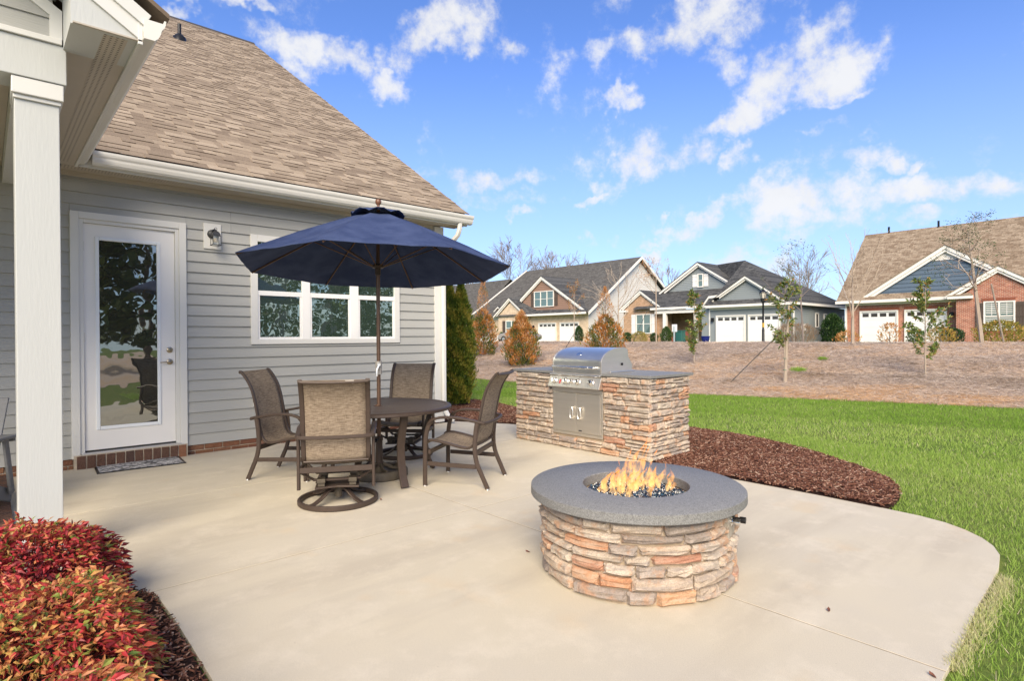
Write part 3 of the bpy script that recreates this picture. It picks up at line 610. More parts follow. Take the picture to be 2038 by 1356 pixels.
# brick footing and door sill
hb('brick_mortar', MORTAR, [(-8, YW+.004, -.08, 5.50, YW+.1, .108), (.70, YW-.085, -.03, 1.785, YW+.02, .143)])
def brick(x0, x1, y0, y1, z0_, z1_, m=BRICK, par=house, jit=.003):
    b = MB(); j = lambda: rnd.uniform(-jit, jit)
    v = [(x+j(), y+j(), z+j()*.6) for z in (z0_, z1_) for y in (y0, y1) for x in (x0, x1)]
    b.add(v, [(0, 2, 3, 1), (4, 5, 7, 6), (0, 1, 5, 4), (2, 6, 7, 3), (0, 4, 6, 2), (1, 3, 7, 5)]); return b.build('brick', m, par, bevel=.003)
for row, (za, zb) in enumerate(((-.03, .034), (.045, .104))):
    x = -1.2-row*.1
    while x < 5.4:
        x1 = min(x+.195, 5.49)
        if not (x1 > .70 and x < 1.785): brick(x, x1, YW-.008, YW+.03, za, zb)
        elif x < .69: brick(x, .692, YW-.008, YW+.03, za, zb)
        elif x1 > 1.80: brick(1.795, x1, YW-.008, YW+.03, za, zb)
        x += .206
nb_ = 12; wv = (1.775-.715)/nb_
for i in range(nb_): brick(.715+i*wv+.006, .715+(i+1)*wv-.006, YW-.095, YW, -.02, .138, BRICKD if i < nb_-1 else BRICK)
# door
hb('door_casing', WHITE, [(.683, YW-.038, .106, .760, YW+.01, 2.79), (1.723, YW-.038, .106, 1.80, YW+.01, 2.79), (.760, YW-.0385, 2.715, 1.723, YW+.01, 2.79)], .004)
hb('door_jamb', WHITE, [(.7605, YW-.022, .145, .800, YW+.012, 2.7145), (1.683, YW-.022, .145, 1.7225, YW+.012, 2.7145), (.8005, YW-.022, 2.675, 1.6825, YW+.012, 2.7145)], .003)
hb('threshold', mat('aluminium_sill', (.62, .61, .60), .35, .6), [(.765, YW-.06, .142, 1.72, YW+.01, .162)], .003)
dr = root('door', (.80, YW, .17)); dr.parent = house; dr.location = Vector((.80, YW, .17))-house.location
DY = YW+.004
hb('door_slab', DOORW, [(.803, DY, .172, .905, DY+.04, 2.672), (1.53, DY, .172, 1.68, DY+.04, 2.672), (.905, DY, .172, 1.53, DY+.04, .395), (.905, DY, 2.535, 1.53, DY+.04, 2.672)], 0., None, dr)
b = MB(); b.box(.905, DY-.014, .395, .942, DY+.012, 2.535); b.box(1.496, DY-.014, .395, 1.53, DY+.012, 2.535); b.box(.942, DY-.0135, .395, 1.496, DY+.012, .434); b.box(.942, DY-.0135, 2.498, 1.496, DY+.012, 2.535)
b.build('glass_frame', mat('lite_frame_paint', (.74, .77, .80), .4), dr, bevel=.006)
hb('glass_pane', GLASS, [(.942, DY+.004, .434, 1.496, DY+.012, 2.498)], par=dr)
hb('door_sweep', DARKGAP, [(.803, DY-.004, .166, 1.68, DY+.02, .180)], par=dr)
b = MB(); b.lathe([(.0, 0), (.033, 0), (.034, .008), (.028, .014), (.020, .016), (.020, .028), (0, .03)], 20); b.xf(Matrix.Translation((1.622, DY, 1.27)) @ Matrix.Rotation(PI/2, 4, 'X')); b.build('deadbolt', BRASSN, dr, smooth=True)
b = MB(); b.lathe([(.0, 0), (.033, 0), (.034, .008), (.028, .014), (.012, .016), (.012, .055), (0, .056)], 20); b.xf(Matrix.Translation((1.622, DY, 1.13)) @ Matrix.Rotation(PI/2, 4, 'X'))
b.tube([(1.622, DY-.05, 1.13), (1.60, DY-.056, 1.132), (1.56, DY-.056, 1.128), (1.515, DY-.050, 1.124)], [.010, .010, .008, .006], 8); b.build('handle', BRASSN, dr, smooth=True)
for zc in (.45, 1.42, 2.42): hb('hinge', mat('hinge_metal', (.6, .58, .52), .35, .8) if 'hinge_metal' not in MATS else MATS['hinge_metal'], [(.797, DY-.008, zc-.05, .806, DY+.004, zc+.05)], par=dr)
# window
x0, x1, za, zb = WIN; m1, m1b, m2, m2b = 3.215, 3.328, 3.927, 4.054; fw = .088
b = MB(); y0 = YW-.032; y1 = YW+.012
b.box(x0, y0, za, x0+fw, y1, zb); b.box(x1-fw, y0, za, x1, y1, zb); b.box(x0+fw, y0+.0006, zb-fw, x1-fw, y1, zb); b.box(x0+fw, y0+.0006, za, x1-fw, y1, za+.066)
b.build('window_frame', WHITE, house, bevel=.004).data
WHT = mat('white_vinyl', (.80, .80, .80), .35)
hb('mullion', WHT, [(m1, YW-.026, za+.066, m1b, y1, zb-fw)], .003); hb('mullion', WHT, [(m2, YW-.026, za+.066, m2b, y1, zb-fw)], .003)
for (a, c) in ((x0+fw, m1), (m1b, m2), (m2b, x1-fw)):
    w_ = root('window_sash', (a, YW, za)); w_.parent = house; w_.location = Vector((a, YW, za))-house.location
    hb('meeting_rail', WHT, [(a, YW-.022, 1.962, c, YW+.009, 2.025)], .003, par=w_)
    s_ = .028
    hb('sash_frame', WHT, [(a, YW-.016, za+.066, a+s_, YW+.009, 1.962), (c-s_, YW-.016, za+.066, c, YW+.009, 1.962), (a+s_, YW-.0155, za+.066, c-s_, YW+.009, za+.066+s_)], .002, par=w_)
    hb('pane', GLASSW, [(a+s_, YW-.006, za+.066+s_, c-s_, YW+.006, 1.962)], par=w_)
    hb('pane', GLASSW, [(a, YW-.004, 2.025, c, YW+.008, zb-fw)], par=w_)
# corner board, downspout
hb('corner_board', WHITE, [(5.397, YW-.034, .02, 5.492, YW+.02, 3.2), (5.492, YW-.034, .02, 5.574, YW+.10, 3.2)], .003)
hb('frieze_board', CREAM, [(-8, YW-.02, 3.165, 5.39, YW+.01, 3.221)], .003)
b = MB(); b.sweep([(5.66, 7.46, 3.25), (5.66, 7.47, 3.14), (5.655, 7.51, 3.05), (5.64, 7.60, 2.98), (5.60, 7.70, 2.93), (5.55, 7.742, 2.84), (5.535, 7.748, 2.7), (5.535, 7.748, .34), (5.545, 7.735, .22), (5.58, 7.68, .10), (5.63, 7.60, .06)], .078, .062, (0, 1, 0), rnd_=.3)
b.build('downspout', GUTTER, house, smooth=True)
# gutters: ogee profile swept along the eave
GP = [(0, .0), (-.055, .0), (-.075, .02), (-.088, .05), (-.093, .075), (-.108, .095), (-.115, .115), (-.118, .138), (-.108, .140), (-.10, .118), (0, .118)]
def gutter(name, a, c, outward):
    """outward: horizontal unit vector away from the roof; a,c end points of the back bottom edge"""
    a = Vector(a); c = Vector(c); ow = Vector(outward); b = MB()
    b.prism([a-ow*p[0]+Vector((0, 0, p[1])) for p in GP], c-a); return b.build(name, GUTTER, house)
GY0 = 7.49
gutter('gutter', (.845, GY0, 3.228), (5.885, GY0, 3.228), (0, -1, 0)); gutter('gutter', (.728, 4.09, 3.222), (.728, GY0-.005, 3.222), (1, 0, 0))
hb('fascia_board', WHITE, [(.74, GY0+.002, 3.205, 5.83, GY0+.03, 3.37)]); 
b = MB(); b.box(.60, GY0+.03, 3.214, 5.82, YW+.01, 3.224)
SOF = bpy.data.materials.new('perforated_soffit'); SOF.use_nodes = True; t = SOF.node_tree; p_ = t.nodes['Principled BSDF']; p_.inputs['Roughness'].default_value = .5
pos = N(t, 'ShaderNodeNewGeometry').outputs['Position']; sc_ = N(t, 'ShaderNodeVectorMath', operation='SCALE', ins={0: pos, 'Scale': 34.})
fr = N(t, 'ShaderNodeVectorMath', operation='FRACTION', ins={0: sc_.outputs[0]}); sp = N(t, 'ShaderNodeSeparateXYZ', ins={0: fr.outputs[0]})
dx = mth(t, 'SUBTRACT', sp.outputs[0], .5); dy = mth(t, 'SUBTRACT', sp.outputs[1], .5); rr = mth(t, 'SQRT', mth(t, 'ADD', mth(t, 'MULTIPLY', dx, dx), mth(t, 'MULTIPLY', dy, dy)))
t.links.new(mixc(t, mth(t, 'LESS_THAN', rr, .24), (.47, .42, .35), (.16, .14, .12)), p_.inputs[0])
b.build('soffit_panel', CREAM, house); hb('vented_soffit', SOF, [(.60, GY0+.08, 3.2125, 5.82, GY0+.20, 3.2142)])
# porch: column, beams, ceiling, cornice
PY = 4.57
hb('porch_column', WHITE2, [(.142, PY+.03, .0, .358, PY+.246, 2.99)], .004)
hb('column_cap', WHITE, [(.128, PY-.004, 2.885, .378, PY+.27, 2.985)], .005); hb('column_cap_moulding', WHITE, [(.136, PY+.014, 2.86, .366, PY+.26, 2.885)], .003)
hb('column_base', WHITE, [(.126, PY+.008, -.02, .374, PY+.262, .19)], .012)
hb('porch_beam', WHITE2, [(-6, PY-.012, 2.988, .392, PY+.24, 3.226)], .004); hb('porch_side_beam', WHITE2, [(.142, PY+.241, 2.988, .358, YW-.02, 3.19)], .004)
hb('beam_band', WHITE, [(-6, PY-.03, 3.227, .37, PY+.02, 3.262)], .004)
hb('porch_ceiling', CREAM, [(-6, PY+.25, 3.17, .14, YW-.015, 3.2)])
hb('porch_soffit', CREAM, [(.385, 4.12, 3.208, .727, GY0+.03, 3.217)]); hb('porch_vented_soffit', SOF, [(.535, 4.16, 3.2055, .655, GY0-.1, 3.2078)])
hb('porch_fascia', WHITE, [(.700, 4.12, 3.19, .7265, GY0, 3.37)], .003)
sl_ = .652
b = MB(); FY = 4.125
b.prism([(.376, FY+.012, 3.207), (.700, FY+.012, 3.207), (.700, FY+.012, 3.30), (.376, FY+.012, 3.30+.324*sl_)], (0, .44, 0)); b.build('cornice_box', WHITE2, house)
b = MB(); b.prism([(.715, FY-.004, 3.215), (.745, FY-.004, 3.36), (-5, FY-.004, 3.36+5.745*sl_), (-5, FY-.004, 3.215+5.715*sl_)], (0, .016, 0)); b.build('rake_board', WHITE, house, bevel=.003)
b = MB(); b.prism([(.73, FY-.02, 3.305), (.77, FY-.02, 3.375), (-5, FY-.02, 3.375+5.77*sl_), (-5, FY-.02, 3.305+5.73*sl_)], (0, .016, 0)); b.build('rake_moulding', WHITE, house, bevel=.003)
b = MB(); b.prism([(.376, FY+.02, 3.30+.324*sl_), (.376, FY+.02, 3.31+.324*sl_), (-5, FY+.02, 3.31+5.7*sl_), (-5, FY+.02, 3.30+5.7*sl_)], (0, .44, 0)); b.build('rake_soffit', WHITE, house)
for kk in range(12):
    za = 3.262+kk*.125; xr = min(.345, .376-(za-3.51)/sl_)
    b = MB(); b.prism([(-5, PY+.0, za), (xr, PY+.0, za), (min(.345, xr-.02 if za < 3.4 else xr-.19), PY+.012, za+.1245), (-5, PY+.012, za+.1245)], (0, .03, 0)); b.build('gable_siding_board', SIDING, house)
b = MB(); b.prism([(.372, PY-.02, 3.264), (.372, PY-.02, 3.44), (-5, PY-.02, 3.44+5.372*sl_), (-5, PY-.02, 3.38+5.372*sl_), (.31, PY-.02, 3.40), (.31, PY-.02, 3.264)], (0, .05, 0)); b.build('gable_trim', WHITE, house)
# porch roof
b = MB(); b.prism([(.86, FY-.05, 3.375), (.86, FY-.05, 3.405), (-3.2, FY-.05, 3.405+4.06*sl_), (-7.2, FY-.05, 3.405), (-7.2, FY-.05, 3.375), (-3.2, FY-.05, 3.375+4.06*sl_)], (0, 9.0, 0))
b.build('porch_roof', mat('porch_roof_shingle', (.17, .125, .09), .95, var=.6, vscale=20, coord='W'), house)
hb('porch_slab', CONC, [(-6, 4.2, -.1, .062, YW, .035)], .006); hb('slab_edge_mortar', MORTAR, [(.0625, 5.0, -.1, .148, YW, .018)])
y = 5.05
while y < 7.74: brick(.066, .150, y, y+.058, -.04, .030, BRICKD, jit=.002); y += .067
# main roof
RZ0, RY0, RT = 3.385, 7.40, math.tan(math.radians(33.1)); RC, RS = math.cos(math.radians(33.1)), math.sin(math.radians(33.1)); RLEN = (17.4-7.40)/RC
b = MB(); b.prism([(-9, RY0+.03, RZ0-.03), (5.80, RY0+.03, RZ0-.03), (5.80, 17.4, RZ0-.03+9.97*RT), (-9, 17.4, RZ0-.03+9.97*RT)], (0, .01, -.04)); b.build('roof_deck', mat('roof_underlay', (.12, .09, .07), .95), house)
b = MB(); b.prism([(5.80, 17.4, RZ0-.03+9.97*RT), (5.8, 27.4, RZ0-.03), (-9, 27.4, RZ0-.03), (-9, 17.4, RZ0-.03+9.97*RT)], (0, 0, .03)); b.build('rear_roof', MATS['porch_roof_shingle'], house)
def shmat():
    m = bpy.data.materials.new('laminated_shingle'); m.use_nodes = True; t = m.node_tree; p = t.nodes['Principled BSDF']; p.inputs['Roughness'].default_value = .95; p.inputs['Specular IOR Level'].default_value = .15
    a = N(t, 'ShaderNodeAttribute', attribute_name='tint'); c = ramp(t, a.outputs['Fac'], [(0, (.195, .150, .112)), (.4, (.255, .200, .148)), (.75, (.32, .255, .19)), (1, (.38, .305, .23))])
    pos = N(t, 'ShaderNodeNewGeometry').outputs['Position']; n = N(t, 'ShaderNodeTexNoise', ins={'Vector': pos, 'Scale': 90., 'Detail': 3.})
    f = N(t, 'ShaderNodeMapRange', ins={0: n.outputs[0], 1: .3, 2: .7, 3: .75, 4: 1.25}); t.links.new(mixc(t, 1., c, f.outputs[0], 'MULTIPLY'), p.inputs[0]); return m
SHM = shmat(); SHE = mat('shingle_edge_shade', (.075, .052, .038), .95); pieces = []; r = random.Random(31)  # dark asphalt edge; its colour also paints the shadow line under each tab
PT, EX = 10, .146
nrow = int(RLEN/EX)+1
for i in range(nrow):
    d0 = i*EX; yr = RY0+d0*RC; xl = max(-8, .86-(yr-7.42)-.1); x = xl-r.random()*1.6; thick = False
    while x < 5.80:
        thick = r.random() < (.25 if thick else .7); w = r.uniform(.10, .30); x1 = min(x+w, 5.80+r.uniform(-.004, .004))
        pieces.append((x, x1, d0, thick, r.random(), i)); x += w
def shp(p):
    x0, x1, d, thick, tn, i = p; h = .0105 if thick else .0028; off = .0004; L = EX*1.12; o0 = -.008 if thick else 0
    def P(x, dd, hh): return (x, RY0+dd*RC-hh*RS, RZ0+dd*RS+hh*RC)
    d1 = min(d+L, RLEN)
    return [P(x0, d+o0, off), P(x1, d+o0, off), P(x1, d1, off), P(x0, d1, off), P(x0, d+o0, h), P(x1, d+o0, h), P(x1, d1, h*.15+.0005), P(x0, d1, h*.15+.0005)], (tn*.8+.2 if thick else tn*.85)
SF = [(4, 5, 6, 7), (0, 1, 5, 4), (1, 2, 6, 5), (3, 0, 4, 7)]
near = [p for p in pieces if p[5] < 16 and p[0] > .2][:300]; ns = set(id(p) for p in near)
for p in near:
    v, tn = shp(p); o = stuff_mesh('shingle', v, SF, [SHM, SHE], [tn]*8, house, mi=[0, 1, 0, 0])
V = []; F = []; T = []
for p in pieces:
    if id(p) in ns: continue
    v, tn = shp(p); bb = len(V); V += v; F += [tuple(a+bb for a in q) for q in SF]; T += [tn]*8
o = stuff_mesh('roof_shingles', V, F, [SHM, SHE], T, house, mi=[0, 1, 0, 0]*(len(F)//4)); o['kind'] = 'stuff'
b = MB(); b.prism([(-9, 17.3, RZ0+9.9*RT+.0), (-9, 17.4, RZ0+9.98*RT+.05), (-9, 17.5, RZ0+9.9*RT)], (14.82, 0, 0)); b.build('ridge_cap', mat('ridge_dark', (.05, .045, .045), .9), house)
# plumbing vent on the roof
vx, vy = 3.31, 14.76; vz = RZ0+(vy-RY0)*RT
b = MB(); b.lathe([(.16, -.12), (.13, .03), (.075, .09), (.05, .11), (.0, .11)], 16, (vx, vy, vz)); b.lathe([(.038, 0), (.038, .34), (0, .34)], 12, (vx, vy, vz)); b.build('plumbing_vent', BLACKM, house, smooth=True)
# ------------------------------------------------------------------ wall lantern, outlet, tap, mat
lt = root('wall_lantern', (2.10, YW-.03, 2.55), 0, 'small dark carriage lantern on a white block on the grey siding right of the door', 'lantern')
b = MB(); b.box(1.994, YW-.032, 2.508, 2.192, YW+.01, 2.822); b.build('mounting_block', WHITE, lt, bevel=.004)
lm = mat('pewter_black_metal', (.05, .052, .055), .5, .5)
b = MB(); b.lathe([(0, 0), (.055, 0), (.055, .012), (.045, .025), (.02, .035), (0, .036)], 20); b.xf(Matrix.Translation((2.085, YW-.032, 2.69)) @ Matrix.Rotation(PI/2, 4, 'X')); b.build('backplate', lm, lt, smooth=True)
b = MB(); b.tube([(2.085, YW-.05, 2.70), (2.085, YW-.09, 2.735), (2.09, YW-.14, 2.735)], .010, 8); b.build('arm', lm, lt, smooth=True)
lx, ly = 2.10, YW-.14
b = MB(); b.lathe([(.062, 2.655), (.060, 2.672), (.045, 2.70), (.020, 2.715), (.012, 2.73), (0, 2.73)], 4, (lx, ly, 0)); b.xf(Matrix.Translation((lx, ly, 0)) @ Matrix.Rotation(PI/4, 4, 'Z') @ Matrix.Translation((-lx, -ly, 0)))
b.tube([(lx+.014*math.cos(a), ly, 2.744+.014*math.sin(a)) for a in np.linspace(0, 2*PI, 13)[:-1]], .0028, 6, closed=True); b.build('cap', lm, lt)
b = MB()
for sx in (-1, 1):
    for sy in (-1, 1): b.tube([(lx+.043*sx, ly+.043*sy, 2.66), (lx+.046*sx, ly+.046*sy, 2.545)], .0035, 6)
b.sweep([(lx-.05, ly-.05, 2.545), (lx+.05, ly-.05, 2.545), (lx+.05, ly+.05, 2.545), (lx-.05, ly+.05, 2.545)], .010, .008, closed=True); b.build('cage', lm, lt)
b = MB(); b.lathe([(.030, 2.552), (.032, 2.60), (.030, 2.655)], 16, (lx, ly, 0)); b.build('glass_shade', GLASSG, lt, smooth=True)
b = MB(); b.ball((lx, ly, 2.60), .019, sc=(1, 1, 1.5)); b.build('bulb', mat('frosted_bulb', (.75, .60, .45), .4), lt, smooth=True)
ou = root('outlet_cover', (2.58, YW-.02, .53), 0, 'small white outlet cover low on the siding behind the left chair', 'outlet cover')
b = MB(); b.box(2.563, YW-.05, .52, 2.655, YW-.012, .66); b.build('box', WHT, ou, bevel=.006); b = MB(); b.box(2.575, YW-.056, .535, 2.643, YW-.050, .645); b.build('flap', WHT, ou, bevel=.002)
hbp = root('hose_tap', (5.60, YW+.12, .50), 0, 'pale hose tap on the house corner beside the arborvitae', 'tap')
b = MB(); b.tube([(5.56, YW+.12, .52), (5.66, YW+.12, .52), (5.69, YW+.12, .50), (5.70, YW+.12, .45)], [.014, .013, .013, .011], 8); b.build('spout', STEELL, hbp, smooth=True)
b = MB(); b.tube([(5.64, YW+.12, .52), (5.64, YW+.12, .57)], .006, 6); b.lathe([(0, .565), (.028, .567), (.028, .576), (0, .578)], 12, (5.64, YW+.12, 0)); b.build('valve_wheel', mat('pale_wheel', (.5, .45, .4), .5), hbp)
mt = root('doormat', (1.27, 7.55, 0), math.radians(-3), 'black rubber doormat with a white bark-like pattern below the glazed door', 'doormat')
mm = bpy.data.materials.new('doormat_print'); mm.use_nodes = True; t = mm.node_tree; p_ = t.nodes['Principled BSDF']; p_.inputs['Roughness'].default_value = .9
oc = N(t, 'ShaderNodeTexCoord').outputs['Object']; mp = N(t, 'ShaderNodeMapping', ins={0: oc, 3: (9, 26, 1)}); nn = N(t, 'ShaderNodeTexNoise', ins={'Vector': mp.outputs[0], 'Scale': 1., 'Detail': 3., 'Distortion': 1.2})
t.links.new(ramp(t, nn.outputs[0], [(.46, (.014, .014, .014)), (.50, (.55, .54, .54)), (.60, (.62, .61, .60)), (.63, (.05, .05, .05))]), p_.inputs[0])
b = MB(); b.box(-.41, -.235, .001, .41, .235, .010); b.build('rubber_backing', BLACKM, mt, world=False, bevel=.003)
b = MB(); b.box(-.385, -.21, .0102, .385, .21, .013); b.build('pile', mm, mt, world=False)

# ------------------------------------------------------------------ dining table
TX, TY, TZ, TR = 2.93, 5.24, .72, .735
tb = root('round_table', (TX, TY, 0), math.radians(-52), 'round bronze slat-top patio table with the umbrella pole through it', 'table')
n_s = 13; wS = 2*(TR-.05)/n_s
for i in range(n_s):
    ya_ = -(TR-.05)+i*wS+.003; yb_ = ya_+wS-.006; R2 = TR-.045
    L1 = math.sqrt(max(0, R2**2-max(abs(ya_), abs(yb_))**2)); L0 = math.sqrt(max(0, R2**2-min(abs(ya_), abs(yb_))**2))
    def slat(xa, xb, xa2, xb2):
        b = MB(); b.prism([(xa, ya_, TZ-.004), (xb, ya_, TZ-.004), (xb2, yb_, TZ-.004), (xa2, yb_, TZ-.004)], (0, 0, -.012)); b.build('slat', BRONZE, tb, world=False, bevel=.002)
    La = math.sqrt(max(0, R2**2-ya_**2)); Lb = math.sqrt(max(0, R2**2-yb_**2))
    if abs(ya_+yb_) < .05: slat(-La, -.03, -Lb, -.03); slat(.03, La, .03, Lb)
    else: slat(-La, La, -Lb, Lb)
b = MB(); b.lathe([(TR-.055, TZ-.022), (TR-.055, TZ-.002), (TR-.045, TZ+.002), (TR-.012, TZ), (TR, TZ-.008), (TR+.002, TZ-.030), (TR-.008, TZ-.036), (TR-.045, TZ-.036), (TR-.055, TZ-.022)], 96, cap=False)
b.build('rim', BRONZE, tb, world=False, smooth=True)
b = MB(); b.tube([(.033*math.cos(a), .033*math.sin(a), TZ-.001) for a in np.linspace(0, 2*PI, 25)[:-1]], .006, 6, closed=True); b.build('umbrella_ring', BRONZEP, tb, world=False, smooth=True)
b = MB()
for a in (0, PI/2): b.sweep([(-.62*math.cos(a), -.62*math.sin(a), TZ-.035), (-.05*math.cos(a), -.05*math.sin(a), TZ-.035)], .035, .02); b.sweep([(.62*math.cos(a), .62*math.sin(a), TZ-.035), (.05*math.cos(a), .05*math.sin(a), TZ-.035)], .035, .02)
b.build('underframe', BRONZE, tb, world=False)
for wang in (-96, -8, 82, 172):
    a = math.radians(wang+52); ca, sa = math.cos(a), math.sin(a)
    pf = [(.60, TZ-.03), (.585, .62), (.545, .50), (.52, .38), (.525, .26), (.555, .12), (.605, .012)]
    b = MB(); b.sweep([(q*ca, q*sa, z) for q, z in pf], .075, .030, (ca, sa, 0), rnd_=.2); b.build('leg', BRONZE, tb, world=False, smooth=True)
# ------------------------------------------------------------------ umbrella and base
ub = root('umbrella_base', (2.945, 5.25, 0), 0, 'round dark ribbed umbrella stand on the concrete under the table', 'umbrella stand')
b = MB(); b.lathe([(.27, .0), (.285, .01), (.285, .065), (.27, .085), (.235, .085), (.215, .05), (.10, .05), (.06, .08), (.045, .10), (0, .10)], 48, (2.945, 5.25, 0)); b.build('weight', BASEM, ub, smooth=True)
b = MB()
for k in range(6):
    a = k*PI/3+.3; ca, sa = math.cos(a), math.sin(a); b.sweep([(2.945+.04*ca, 5.25+.04*sa, .13), (2.945+.14*ca, 5.25+.14*sa, .085), (2.945+.25*ca, 5.25+.25*sa, .088)], .022, .03)
b.build('rib', BASEM, ub)
b = MB(); b.lathe([(.042, .05), (.036, .16), (.034, .36), (.040, .365), (.040, .40), (.027, .40)], 20, (2.945, 5.25, 0)); b.build('socket', BRONZE, ub, smooth=True)
b = MB(); b.tube([(2.945-.03, 5.25-.03, .38), (2.945-.08, 5.25-.08, .38)], .008, 8); b.ball((2.945-.085, 5.25-.085, .38), .02); b.build('knob', BLACKM, ub, smooth=True)
um = root('patio_umbrella', (2.945, 5.25, .1), 0, 'navy blue octagonal market umbrella on a bronze pole over the round table', 'umbrella')
UX, UY = 2.945, 5.25
ZR, ZT, UR = 2.095, 2.70, 1.345
TIL = Matrix.Translation((UX, UY, 2.15)) @ Matrix.Rotation(math.radians(3.2), 4, Vector((-cr.x, -cr.y, 0)).normalized()) @ Matrix.Translation((-UX, -UY, -2.15))
b = MB(); b.tube([(UX, UY, .12), (UX, UY, 2.12)], .0195, 16); b.build('pole', BRONZEP, um, smooth=True)
b = MB(); b.tube([TIL @ Vector((UX, UY, 2.13)), TIL @ Vector((UX, UY, 2.70))], .018, 12); b.tube([(UX, UY, 2.05), (UX, UY, 2.13)], .024, 12); b.build('upper_pole', BRONZEP, um, smooth=True)
b = MB(); b.lathe([(0, 2.725), (.016, 2.73), (.012, 2.745), (.028, 2.765), (.032, 2.785), (.025, 2.805), (0, 2.812)], 16, (UX, UY, 0)); b.xf(TIL); b.build('finial', mat('stained_wood', (.16, .07, .04), .4), um, smooth=True)
b = MB(); b.lathe([(.02, 2.10), (.055, 2.105), (.06, 2.12), (.055, 2.135), (.02, 2.15)], 16, (UX, UY, 0)); b.lathe([(.021, 2.03), (.028, 2.035), (.028, 2.10)], 16, (UX, UY, 0)); b.xf(TIL); b.build('runner_hub', BRONZE, um, smooth=True)
ROT0 = math.radians(42.5)
def canopy(R0, z0_, R1, z1_, nm, sag=.045, seg=8, rows=9, wav=0., thick=.006, mm=NAVY, lip=0.):
    """eight panels between straight ribs, each panel sagging between its ribs"""
    V = []; F = []; nP = 6; NN = 8*nP
    for i in range(rows+1):
        f = i/rows; R_ = R0+(R1-R0)*f
        for k in range(NN):
            kk = k/nP; j = int(kk); u = kk-j; a0 = ROT0+j*PI/4; a1 = a0+PI/4
            x = (1-u)*math.cos(a0)+u*math.cos(a1); y = (1-u)*math.sin(a0)+u*math.sin(a1)
            z = z0_+(z1_-z0_)*(f**1.12)-sag*math.sin(PI*u)*math.sin(PI*min(1, f*.9+.06))*(.4+.6*f)+.0035*math.sin(k*2.7+i*1.9)*f
            if wav: z += wav*math.sin(PI*u)*f**2; R_k = R_*(1+.06*math.sin(PI*u)*f)
            else: R_k = R_
            V.append(TIL @ Vector((UX+R_k*x, UY+R_k*y, z)))
    for i in range(rows):
        for k in range(NN): F.append((i*NN+k, i*NN+(k+1) % NN, (i+1)*NN+(k+1) % NN, (i+1)*NN+k))
    b = MB(); b.add(V, F); o = b.build(nm, mm, um, smooth=False); o.data.polygons.foreach_set('use_smooth', [True]*len(F))
    for e in o.data.edges: pass
    s = o.modifiers.new('thickness', 'SOLIDIFY'); s.thickness = thick; s.offset = 1
    return o
canopy(.10, 2.655, UR, ZR, 'canopy'); canopy(.02, 2.725, .275, 2.625, 'vent_canopy', sag=-.0, rows=4, wav=.035)
for k in range(8):
    a = ROT0+k*PI/4; ca, sa = math.cos(a), math.sin(a)
    zz = lambda f: 2.655+(ZR-2.655)*(f**1.12)-.017
    b = MB(); b.sweep([TIL @ Vector((UX+(.03+(UR-.03)*f)*ca, UY+(.03+(UR-.03)*f)*sa, zz(max(0, ((.03+(UR-.03)*f)-.1)/(UR-.1))))) for f in (0, .2, .4, .6, .8, .99)], .012, .018); o = b.build('rib', BRONZEP, um)
    b = MB(); b.tube([TIL @ Vector((UX+.055*ca, UY+.055*sa, 2.12)), TIL @ Vector((UX+.68*ca, UY+.68*sa, zz(.47)-.004))], .006, 6); b.build('strut', BRONZEP, um)
b = MB(); b.sweep([(UX, UY, 1.03), (UX, UY, 1.10), (UX, UY, 1.165)], .075, .058, (cr.x, cr.y, 0), rnd_=.35); b.build('crank_housing', PLAST, um, smooth=True)
f2 = Vector((-.45, -.89, 0)); c0 = Vector((UX, UY, 1.13))+f2*.045
b = MB(); b.tube([c0-f2*.01, c0+f2*.02], .018, 10); b.sweep([c0+f2*.02, c0+f2*.035+Vector((-.02, .01, -.05)), c0+f2*.035+Vector((-.02, .01, -.115))], .018, .014, (f2.x, f2.y, 0)); b.build('crank_handle', STEELL, um, smooth=True)

